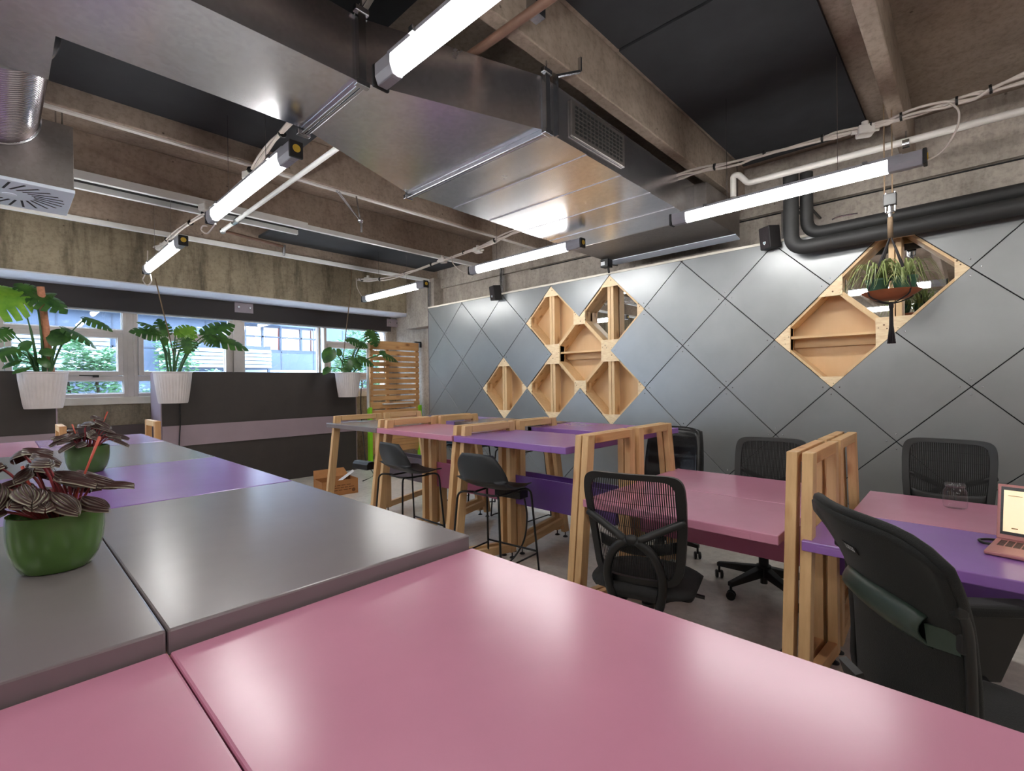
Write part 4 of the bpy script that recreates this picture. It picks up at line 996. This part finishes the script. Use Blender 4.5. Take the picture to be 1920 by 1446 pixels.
# ---- black leather chair glimpsed through the wooden frames
t = thing('leather_chair', 'black leather chair seen through the wooden desk frames', 'chair', (3.75, 1.86, 0), R_(185))
base5(t, .2); seat_pad(.5).obj('seat', 'leather', t, smooth='all')
M().grid(lambda u, v: (-.24-.09*v+.05*(2*u-1)**2, (2*u-1)*(.24-.03*v**3), .5+.5*v-.03*(2*u-1)**4), 12, 10, .06).obj('backrest', 'leather', t, smooth='all')
M().bar((-.1, 0, .42), (-.27, 0, .46), .06, .02).bar((-.28, 0, .44), (-.33, 0, .7), .06, .02, (1, 0, 0)).obj('back_bar', 'black_pl', t)
# ---- foreground chair: tall fabric back with lumbar bar
def big_chair(loc, rz, zt=1.1):
    t = thing('task_chair', 'tall dark green black fabric task chair in the right foreground', 'chair', loc, rz)
    base5(t, .4)
    M().box((-.14, -.1, .36), (.14, .1, .41)).obj('mechanism', 'black_pl', t, bevel=.01)
    seat_pad(.49, .26, .26, .08).obj('seat', MT['gfab2'], t, smooth='all')
    zb = .47; hgt = zt-zb
    def P(u, v, off=0):
        w = .212+.075*max(0, v-.5)**1.5*2.2
        drop = .062*(abs(u)**5)*max(0, v-.6)/.4
        x = -.25-.02*v-.3*max(0, v-.4)**1.7+(.035+.09*max(0, v-.45)**1.2)*u*u+off
        return V((x, u*w, zb+hgt*v-drop))
    M().grid(lambda u, v: P(2*u-1, v), 22, 22, .02).obj('backrest', MT['gfab'], t, smooth='all')
    # padded rim
    rim = [P(-1, i/12) for i in range(13)]+[P(-1+2*i/16, 1) for i in range(1, 17)]+[P(1, 1-i/12) for i in range(1, 13)]
    M().tube(rim, .013, 8).obj('rim', MT['gfab2'], t, smooth='all')
    # lumbar bar behind the back
    def Lf(u, v):
        uu = -.72+1.44*u; return P(uu, .50+.16*v*(1-.5*abs(uu)**3), -.02-.028*sin(pi*v))
    M().grid(Lf, 18, 6, .006).obj('lumbar_bar', MT['gbar'], t, smooth='all')
    for s_ in (-1, 1):
        M().bar(P(s_*.72, .555, -.03), P(s_*1.0, .57, -.02), .012, .05).obj('lumbar_strap', MT['gbar'], t)
        M().cbox(P(s_*1.0, .58, -.012), (.03, .03, .05)).obj('strap_buckle', 'black_pl', t, bevel=.006)
        M().tube(smoothpath([P(s_*1.02, .76, -.01), P(s_*1.05, .6, -.015), P(s_*1.05, .3, -.02), P(s_*1., .05, -.02), V((-.16, s_*.16, .42))]), .011, 8).obj('side_stay', 'black_pl', t, smooth='all')
        M().cbox(P(s_*1.0, .76, -.01), (.025, .03, .03)).obj('stay_end', 'black_pl', t, bevel=.006)
    M().bar((-.1, 0, .39), (-.3, 0, .43), .09, .025).bar((-.3, 0, .41), (-.37, 0, .62), .08, .02, (1, 0, 0)).obj('back_bar', 'black_pl', t)
    M().box((.02, .27, .635), (.34, .35, .675)).obj('arm_pad', MT['gfab2'], t, bevel=.014, seg=3)
    M().prism([(.06, .298, .635), (.33, .298, .635), (.24, .298, .42), (.1, .298, .42)], (0, .024, 0)).bar((.16, .31, .43), (.1, .1, .4), .08, .02).obj('arm_post', 'black_pl', t, bevel=.004)
    lb = M().grid(lambda u, v: P(.22-.28*u, .79+.034*v, -.028), 4, 1, .001).obj('brand_tab', 'black_pl', t)
    m_ = M()
    def st(u0, v0, u1, v1): m_.add([P(u0, v0, -.0295), P(u1, v0, -.0295), P(u1, v1, -.0295), P(u0, v1, -.0295)], [(0, 1, 2, 3)])
    # small worn white lettering: one tall stroke, a gap, then four low letters
    L_ = -.03; 
    st(.15, .797, .135, .821)
    for k in range(4):
        a = .1-.035*k
        st(a, .798, a+.006, .821); st(a-.016, .798, a-.011, .821)
        st(a-.016, .814, a+.006, .821)
        if k != 1: st(a-.016, .798, a+.006, .809)
    m_.obj('tab_letters', 'label_w', lb)
    return t
def gfab(name, c, holes):
    mt, nt, b = new_mat(name); c = lin(c); v = coords(nt)
    w = N(nt, 'ShaderNodeTexVoronoi'); w.inputs['Scale'].default_value = 420; nt.links.new(v, w.inputs['Vector'])
    nt.links.new(ramp(nt, w.outputs['Distance'], [(.2, tuple(x*1.3 for x in c)), (.6, tuple(x*.6 for x in c))]), b.inputs['Base Color']); b.inputs['Roughness'].default_value = .75
    b.inputs['Sheen Weight'].default_value = .06; b.inputs['Sheen Roughness'].default_value = .4
    bump(nt, b, w.outputs['Distance'], .3, .002); return mt
MT['gfab'] = gfab('dark green black knit', (9, 13, 11), True); MT['gfab2'] = gfab('near black knit', (6, 8, 7), True)
MT['gbar'] = simple('dark green satin plastic', (44, 58, 50), .4, 0, .05, 9)
bc = big_chair((1.80, -.055, 0), R_(-53), 1.045)
# ---- bar stools
def stool(lab, loc, rz, zs=.70, cushion=None, back=True):
    t = thing('bar_stool', lab, 'stool', loc, rz, 'black wire bar stools')
    hb = .2 if back else .03
    def f(u, v):
        y = 2*v-1; 
        s = u                         # 0 front .. 1 top of back
        if s < .58:
            k = s/.58; x = .2-.36*k; z = zs+.012-.03*sin(pi*k)+.03*max(0, .16-k)*-4+.05*k**4
            w = .215*(1-.18*(1-k)**3)
        else:
            k = (s-.58)/.42; x = -.16-.07*sin(k*1.5); z = zs+.062-.0+hb*k-.02*(1-k); w = .215*(1-.36*k**2.6)
        ed = abs(y)**3
        return (x+.05*ed*(1 if s > .58 else 0), y*w, z+.028*ed*(1-abs(s-.3)) - .06*ed*max(0, s-.7))
    if cushion:
        M().grid(lambda u, v: (.2-.4*u, (2*v-1)*.2, zs+.03-.02*((2*u-1)**4+(2*v-1)**4)), 10, 10, .055).obj('cushion', cushion, t, smooth='all')
        M().box((-.19, -.19, zs-.045), (.19, .19, zs-.025)).obj('seat', 'shell', t, bevel=.01)
    else: M().grid(f, 26, 18, .008).obj('seat', 'shell', t, smooth='all')
    r = .0075
    for s_ in (-1, 1):
        a = V((.13, s_*.17, zs-.01)); b_ = V((-.15, s_*.15, zs-.015)); fa = V((.2, s_*.235, .008)); fb = V((-.22, s_*.23, .008))
        m_ = M().tube(bend([fa+V((-.0, 0, 0)), a+V((.02, s_*.03, 0)), a+V((-.05, -s_*.05, -.012))], .05), r, 8); m_.obj('leg', 'black_mt', t, smooth='all')
        m_ = M().tube(bend([fb, b_+V((-.03, s_*.03, 0)), b_+V((.05, -s_*.05, -.012))], .05), r, 8); m_.obj('leg', 'black_mt', t, smooth='all')
        M().tube(bend([fa+V((0, 0, 0)), V((.17, s_*.225, .02)), V((-.19, s_*.222, .02)), fb], .03), r*.9, 8).obj('runner', 'black_mt', t, smooth='all')
        M().tube([fa.lerp(a, .3)+V((.008, s_*.006, 0)), fb.lerp(b_, .3)+V((-.008, s_*.006, 0))], r*.8, 8).obj('side_rung', 'black_mt', t, smooth='all')
    M().tube(smoothpath([(.13, -.14, zs-.02), (.05, -.12, zs-.03), (-.1, -.1, zs-.03), (-.15, 0, zs-.02), (-.1, .1, zs-.03), (.05, .12, zs-.03), (.13, .14, zs-.02)]), r, 8).obj('seat_hoop', 'black_mt', t, smooth='all')
    M().tube([(.186, -.222, .22), (.186, .222, .22)], r, 8).obj('foot_rail', 'black_mt', t, smooth='all')
    return t
stool('black low backed bar stool at the near high purple desk', (2.36, 2.41, 0), R_(6), .675)
stool('black low backed bar stool at the high pink desk, farther left', (2.34, 3.4, 0), R_(-2), .675)
stool('bar stool with a blue cushion on the far side of the high desks', (3.75, 4.28, 0), R_(180), .70, 'blue_c')
stool('black bar stool on the far side of the high purple desk', (3.72, 3.42, 0), R_(180), .72, None, True)
# ================================================================== PLANTS
def leaf_geo(m_, base, tip, nrm, width, lobes=6, cut=.25, droop=.12, fold=.25, solid=.36):
    """split monstera leaf: heart outline, solid blade near the midrib, fingers towards the rim"""
    base = V(base); tip = V(tip); d = tip-base; L = d.length; x = d/L
    n = V(nrm); n = (n-x*n.dot(x)).normalized(); y = n.cross(x)
    def half(t):   # heart outline
        return width*.5*(sin(pi*min(1, (t+.16)/1.16)**.8)**.75 if t > -.16 else 0)
    def pt(t, w):  # w signed offset across
        a = abs(w)/max(width*.5, 1e-4)
        return base + x*(L*t) + y*(w*(1-.12*a)) + n*(-droop*L*(t**2) - fold*abs(w)*a + .06*L*sin(pi*max(0, t))) 
    K = 22; t0, t1 = -.14, 1.
    ts = [t0+(t1-t0)*i/K for i in range(K+1)]
    for s_ in (-1, 1):
        for i in range(K):
            ta, tb = ts[i], ts[i+1]
            ia, ib = (0 if ta > 0 else .06*width*(-ta/.14)), (0 if tb > 0 else .06*width*(-tb/.14))
            wa, wb = half(ta)*solid+ia, half(tb)*solid+ib
            m_.add([pt(ta, s_*ia), pt(tb, s_*ib), pt(tb, s_*wb), pt(ta, s_*wa)], [(0, 1, 2, 3)])
        # fingers
        for k in range(lobes):
            a = t0+.04+(t1-t0-.06)*k/lobes; b_ = t0+.04+(t1-t0-.06)*(k+1)/lobes; mid = (a+b_)/2; gap = (b_-a)*cut*.5
            sweep = .1
            rows = []
            for q in range(5):
                r = solid*.92+(1-solid*.92)*q/4; g = gap*min(1, q/1.5)*.8; sh = sweep*(r-solid)
                if q == 4: g += (b_-a)*.07
                rows.append((a+g+sh, b_-g+sh, r))
            for q in range(4):
                (a0, b0, r0), (a1, b1, r1) = rows[q], rows[q+1]
                P = [pt(a0, s_*half(a0)*r0), pt(b0, s_*half(min(b0, .999))*r0), pt(b1, s_*half(min(b1, .999))*r1), pt(a1, s_*half(a1)*r1)]
                m_.add(P, [(0, 1, 2, 3)])
def whole_leaf(m_, base, tip, nrm, width, fold=.2):
    leaf_geo(m_, base, tip, nrm, width, 1, 0., .1, fold, .98)
def ribbed_pot(t, r1, r0, h, mat='pot_w', ribs=34):
    rf = lambda a, z: 1+.04*(abs(cos(a*ribs/2))-.5)*(1 if .02 < z < h-.03 else 0)
    pr = [(0, .0), (r0*.97, 0), (r0, .012)]+[(r0+(r1-r0)*k/6, .012+(h-.03)*k/6) for k in range(1, 7)]+[(r1*1.03, h-.012), (r1*1.03, h), (r1*.95, h), (r1*.93, h-.05), (0, h-.05)]
    M().lathe(pr, 204, rf=rf).obj('pot', mat, t, smooth=True)
    M().lathe([(0, h-.03), (r1*.5, h-.035), (r1*.93, h-.045)], 24).obj('soil', 'soil', t, smooth='all')
def monstera(lab, cx, cz, Y, r, leaves, rope=None, stake=None):
    """leaves: (petiole px), (leaf base px), (tip px), width m, depth offset, normal, kind"""
    t = thing('hanging_monstera', lab, 'potted plant', (cx, Y, cz), 0, 'monsteras in white pots')
    L = V((cx, Y, cz))
    ribbed_pot(t, r, r*.78, .385)
    h = .385; stems = M(); gA, gB = M(), M()
    for (bp, tp, w, dy0, dy1, nr, kind, root) in leaves:
        b_ = aty(*bp, Y+dy0)-L; e = aty(*tp, Y+dy1)-L
        (leaf_geo if kind[0] == 's' else whole_leaf)(gB if 'b' in kind else gA, b_, e, V(nr), w*1.22)
        rt = V((root*r*.5, -.02, h-.04)); mid = rt.lerp(b_, .5)+V((-(b_.x-rt.x)*.12, 0, .05))
        stems.tube(smoothpath([rt, mid, b_], 6), [.011]*7+[.007]*6, 6)
    if gA.v: gA.obj('foliage', 'leaf', t, smooth='all')
    if gB.v: gB.obj('young_foliage', 'leaf_b', t, smooth='all')
    stems.obj('stems', 'stem', t, smooth='all')
    if rope: 
        P = [aty(a, b_, yy)-L for a, b_, yy in rope]; M().tube(P, .007, 6).obj('cord', 'rope_b', t, smooth='all')
    if stake:
        a, b_ = aty(*stake[0], Y)-L, aty(*stake[1], Y)-L; M().tube([a, b_], .032, 10).obj('moss_pole', 'stake', t)
    return t
U = (0, -.5, .85)
PY = 7.15
monstera('leafy monstera with a coir pole in the leftmost white ribbed pot', .322, 1.195, PY, .198, [
    ((38, 556), (-55, 590), .42, -.05, -.15, (.1, -.75, .65), 'sb', -.4), ((34, 552), (-30, 530), .3, 0, .1, (0, -.5, .85), 'sb', -.3),
    ((66, 552), (128, 584), .34, 0, -.1, (-.1, -.45, .85), 's', .1), ((72, 556), (30, 528), .3, .05, .1, (0, -.6, .8), 's', .0), ((74, 554), (106, 548), .24, .05, .05, (0, -.3, .9), 's', .1),
    ((160, 597), (214, 618), .2, -.05, -.1, (.1, -.5, .85), 's', .5), ((122, 616), (186, 650), .25, -.05, -.12, (.25, -.35, .9), 's', .5), ((116, 622), (96, 648), .2, -.05, -.1, (-.2, -.8, .5), 'w', .4),
    ((16, 618), (-20, 640), .2, -.02, -.05, (0, -.6, .8), 's', -.5), ((30, 655), (-30, 672), .26, -.08, -.12, (0, -.55, .85), 's', -.5), ((38, 650), (60, 640), .16, -.08, -.1, (0, -.6, .8), 'w', -.3),
    ((36, 676), (2, 690), .08, -.1, -.12, (0, -.5, .85), 'w', -.4), ((84, 655), (98, 668), .14, -.1, -.14, (0, -.5, .85), 'w', .2), ((50, 690), (22, 700), .07, -.1, -.16, (0, -.5, .85), 'w', -.2), ((78, 672), (92, 690), .1, -.1, -.15, (0, -.5, .85), 'w', .1)],
    stake=((96, 697), (76, 538)))
monstera('monstera with long arching leaf stalks in the middle white ribbed pot', 1.475, 1.205, PY, .198, [
    ((296, 626), (243, 618), .27, 0, -.05, (-.2, -.6, .75), 's', -.5), ((300, 622), (258, 600), .24, .03, .05, (0, -.35, .9), 's', -.5), ((310, 628), (298, 596), .2, 0, .05, (0, -.8, .5), 's', -.2),
    ((336, 628), (366, 612), .28, 0, .0, (0, -.7, .7), 'sb', .0), ((330, 620), (372, 630), .22, .05, -.03, (0, -.6, .7), 'sb', .0), ((348, 636), (352, 664), .26, -.08, -.12, (0, -.95, .3), 's', .1),
    ((384, 628), (440, 604), .3, 0, .05, (0, -.7, .7), 's', .4), ((392, 632), (470, 652), .3, -.06, -.15, (.1, -.6, .75), 's', .5), ((388, 632), (412, 648), .2, -.1, -.15, (0, -.85, .5), 's', .5), ((303, 640), (316, 636), .16, -.1, -.12, (0, -.6, .7), 'w', -.2)],
    rope=[(291, 522, 6.95), (305, 580, 7.05), (320, 640, PY), (331, 692, PY)])
monstera('monstera with split leaves in the rightmost white ribbed pot by the slatted screen', 3.79, 1.21, PY, .19, [
    ((697, 622), (708, 650), .34, 0, -.06, (.2, -.9, .35), 's', .2), ((694, 630), (690, 618), .2, .05, .05, (0, -.9, .4), 's', .2), ((673, 640), (648, 636), .28, 0, -.03, (-.1, -.6, .75), 's', .1), ((676, 642), (690, 652), .22, 0, -.05, (.1, -.7, .7), 's', .1),
    ((622, 656), (608, 680), .2, -.05, -.08, (-.2, -.8, .5), 'w', -.4), ((640, 664), (632, 654), .16, -.03, -.03, (0, -.7, .7), 'w', -.3), ((718, 664), (748, 676), .24, -.08, -.14, (.1, -.55, .8), 's', .5), ((714, 664), (722, 658), .16, -.06, -.08, (0, -.6, .8), 's', .5),
    ((664, 672), (650, 692), .24, -.1, -.16, (-.1, -.85, .5), 's', 0), ((672, 670), (704, 684), .24, -.12, -.17, (.15, -.7, .7), 's', .2), ((668, 676), (676, 694), .2, -.12, -.18, (0, -.85, .5), 's', .1), ((616, 690), (606, 702), .1, -.1, -.15, (-.2, -.7, .6), 'w', -.5), ((655, 690), (640, 696), .1, -.12, -.18, (0, -.7, .6), 'w', 0)],
    rope=[(660, 498, 6.8), (656, 560, 6.95), (650, 610, 7.05), (646, 650, PY), (640, 695, PY)])
# ---- peperomias in green pots
def pep_leaf(m_, c, d, n, l, w):
    """oval cupped leaf with raised lengthwise veins; uv = (across, along)"""
    c = V(c); x = V(d).normalized(); n = V(n); n = (n-x*n.dot(x)).normalized(); y = n.cross(x)
    A, B = 12, 44; o = len(m_.v)
    for i in range(A+1):
        t = i/A; hw = w*.5*max(.02, sin(pi*t**.82))**.72
        for j in range(B+1):
            s_ = 2*j/B-1
            rib = .0026*cos(s_*pi*7.5)*min(1, hw/w*3)
            p = c + x*((t-.22)*l) + y*(s_*hw) + n*(rib - .16*l*(t-.3)**2 - .012*s_*s_ + .004)
            m_.uv[len(m_.v)] = (j/B, t); m_.v.append(p)
    for i in range(A):
        for j in range(B):
            a = o+i*(B+1)+j; m_.f.append((a, a+B+1, a+B+2, a+1))
def peperomia(lab, p, seed, nl, R, Hh, lean):
    rnd = random.Random(seed); t = thing('peperomia', lab, 'potted plant', p, 0, 'dark leaved plants in green pots')
    pr = [(0, 0), (.052, 0), (.057, .003), (.068, .024), (.076, .052), (.079, .08), (.079, .108), (.0775, .12), (.0735, .12), (.073, .107), (0, .102)]
    M().lathe(pr, 56).obj('pot', 'pot_g', t, smooth=True)
    M().sphere((0, 0, .066), .066, 10, (1, 1, .72)).obj('soil', 'soil', t, smooth='all')
    g, s_ = M(), M()
    for k in range(nl):
        a = 2.399*k+rnd.uniform(-.3, .3); q = ((k+.7)/nl)**.6; rr = R*q*rnd.uniform(.8, 1.1); z = .13+Hh*(1-q*q*.85)*rnd.uniform(.35, 1.3)
        c = V((rr*cos(a)+lean[0]*z, rr*sin(a)+lean[1]*z, z)); out = V((cos(a+rnd.uniform(-.6, .6)), sin(a+rnd.uniform(-.6, .6)), rnd.uniform(-.55, .1)))
        root = V((.03*cos(a), .03*sin(a), .105)); mid = root.lerp(c, .55)+V((0, 0, .02))
        s_.tube(smoothpath([root, mid, c], 4), .0026, 5)
        l = rnd.uniform(.05, .082)*(1 if k > 3 else .85); pep_leaf(g, c, out, V((cos(a)*.5*q+rnd.uniform(-.3, .3), sin(a)*.5*q+rnd.uniform(-.3, .3), 1)), l, l*rnd.uniform(.62, .74))
    g.obj('foliage', 'pep', t, smooth='all'); s_.obj('stems', 'stem_r', t, smooth='all')
    # two pale red flower spikes
    for (a, b_) in (((.03, .01, .14), (.075, .02, .27)), ((-.03, -.01, .14), (-.05, .01, .22))): M().tube([a, V(a).lerp(V(b_), .6), b_], [.002, .0024, .0032], 7).obj('flower_spike', MT['spike'], t, smooth='all')
    return t
MT['spike'] = simple('coral flower spike', (206, 92, 74), .5, 0, .08, 12)
g1 = atz(104, 1066, 1.021); g1.y += .01
peperomia('dark red veined peperomia in the nearer green pot', (g1.x+.004, g1.y, 1.021), 11, 42, .13, .1, (-.2, 0))
g2 = atz(166, 886, 1.02)
peperomia('dark veined peperomia in the farther green pot', (g2.x, g2.y+.02, 1.02), 23, 34, .12, .1, (.05, 0))
# ---- hanging spider plant
hx, hy = 4.15, .385
base = V((hx, hy, 1.93)); t = thing('hanging_spider_plant', 'spider plants in two green pots on a terracotta dish hung in a dark macrame hanger', 'hanging plant', base)
zt = 2.46-base.z
M().lathe([(0, 0), (.09, 0), (.14, .03), (.165, .05), (.155, .052), (.13, .036), (.085, .012), (0, .012)], 36).obj('saucer', 'terra', t, smooth=True)
for s_ in (-1, 1):
    c = V((0, s_*.072, .014))
    p_ = M().lathe([(0, 0), (.045, 0), (.068, .11), (.073, .112), (.073, .125), (.066, .125), (.062, .1), (0, .098)], 28, c).obj('pot', 'pot_n', t, smooth=True)
    M().lathe([(0, .1), (.06, .102)], 16, c).obj('soil', 'soil', t)
rnd = random.Random(4); g = M()
for k in range(120):
    s_ = 1 if k % 2 else -1; a = rnd.uniform(0, 2*pi); ln = rnd.uniform(.09, .24); rise = rnd.uniform(.03, .12)
    root = V((cos(a)*.025, s_*.072+sin(a)*.025, .12)); d = V((cos(a), sin(a)+s_*.25, 0)).normalized(); sd = V((-d.y, d.x, 0)); w = rnd.uniform(.004, .0075)
    pts = []
    for i in range(9):
        q = i/8; pts.append(root+d*(ln*q)+V((0, 0, rise*sin(pi*min(1, q*1.1))*1.3-ln*.36*q**2.6)))
    for i in range(8):
        w0 = w*(1-(i/8)**2); w1 = w*(1-((i+1)/8)**2); g.add([pts[i]-sd*w0, pts[i]+sd*w0, pts[i+1]+sd*w1, pts[i+1]-sd*w1], [(0, 1, 2, 3)])
g.obj('foliage', 'spider', t, smooth='all')
m_ = M(); knot = V((0, 0, zt-.1))
for k in range(4):
    a = pi/4+k*pi/2; e = V((cos(a)*.158, sin(a)*.158, .045)); 
    for o_ in (-.004, .004): m_.tube(smoothpath([knot+V((o_, 0, 0)), knot.lerp(e, .5)+V((o_, o_, 0)), e, V((cos(a)*.08, sin(a)*.08, -.012)), V((0, 0, -.03))], 4), .0045, 5)
m_.tube([(0, 0, -.02), (0, 0, -.06)], .014, 8)
rn2 = random.Random(2)
for k in range(9):
    a = k*.7; m_.tube([(cos(a)*.006, sin(a)*.006, -.05), (cos(a)*.008, sin(a)*.008, -.18), (cos(a)*.014+rn2.uniform(-.006, .006), sin(a)*.02, -.3)], .0045, 5)
m_.obj('macrame_cords', 'rope', t, smooth='all')
M().tube([(0, 0, zt-.12), (-.01, 0, zt-.03), (.0, -.0, zt+.02)], .016, 8).obj('knot', 'rope_b', t, smooth='all')
M().box((-.02, -.035, zt+.1), (.02, .035, zt+.18)).obj('pulley_block', 'black_mt', t, bevel=.004)
M().tube([(0, -.025, zt+.19), (0, -.025, zt+.06)], .006, 6).tube([(0, .025, zt+.19), (0, .025, zt+.06)], .006, 6).lathe([(.02, -.012), (.02, .012)], 14, (0, 0, zt+.14), axis='x').tube([(0, 0, zt+.1), (0, 0, zt+.01)], .012, 8).tube([(0, 0, zt+.06), (0, .0, zt+.05)], .024, 10).obj('pulley', 'chrome', t, smooth=True)
M().tube([(0, -.012, zt+.17), (0, -.012, ZC-base.z)], .0045, 5).tube([(0, .03, zt+.17), (0, .03, ZC-base.z)], .0045, 5).obj('hanging_rope', 'rope_b', t)
# ================================================================== LIGHT
w = bpy.data.worlds.new('sky'); sc.world = w; w.use_nodes = True; bg = w.node_tree.nodes['Background']
nt = w.node_tree
tc = N(nt, 'ShaderNodeTexCoord'); sep = N(nt, 'ShaderNodeSeparateXYZ'); nt.links.new(tc.outputs['Generated'], sep.inputs[0])
nt.links.new(ramp(nt, sep.outputs[2], [(.0, (.62, .78, 1.)), (.5, (.66, .82, 1.)), (1., (.5, .7, 1.))]), bg.inputs['Color']); bg.inputs['Strength'].default_value = 14.
sc.view_settings.view_transform = 'Standard'; sc.view_settings.look = 'None'; sc.view_settings.gamma = 1; sc.view_settings.exposure = .95
sc.view_settings.use_curve_mapping = False
sc.cycles.max_bounces = 10; sc.cycles.diffuse_bounces = 5; sc.cycles.glossy_bounces = 5; sc.cycles.transparent_max_bounces = 12; sc.cycles.transmission_bounces = 6
sc.cycles.sample_clamp_indirect = 8; sc.cycles.use_denoising = True
sc.cycles.caustics_reflective = False; sc.cycles.caustics_refractive = False
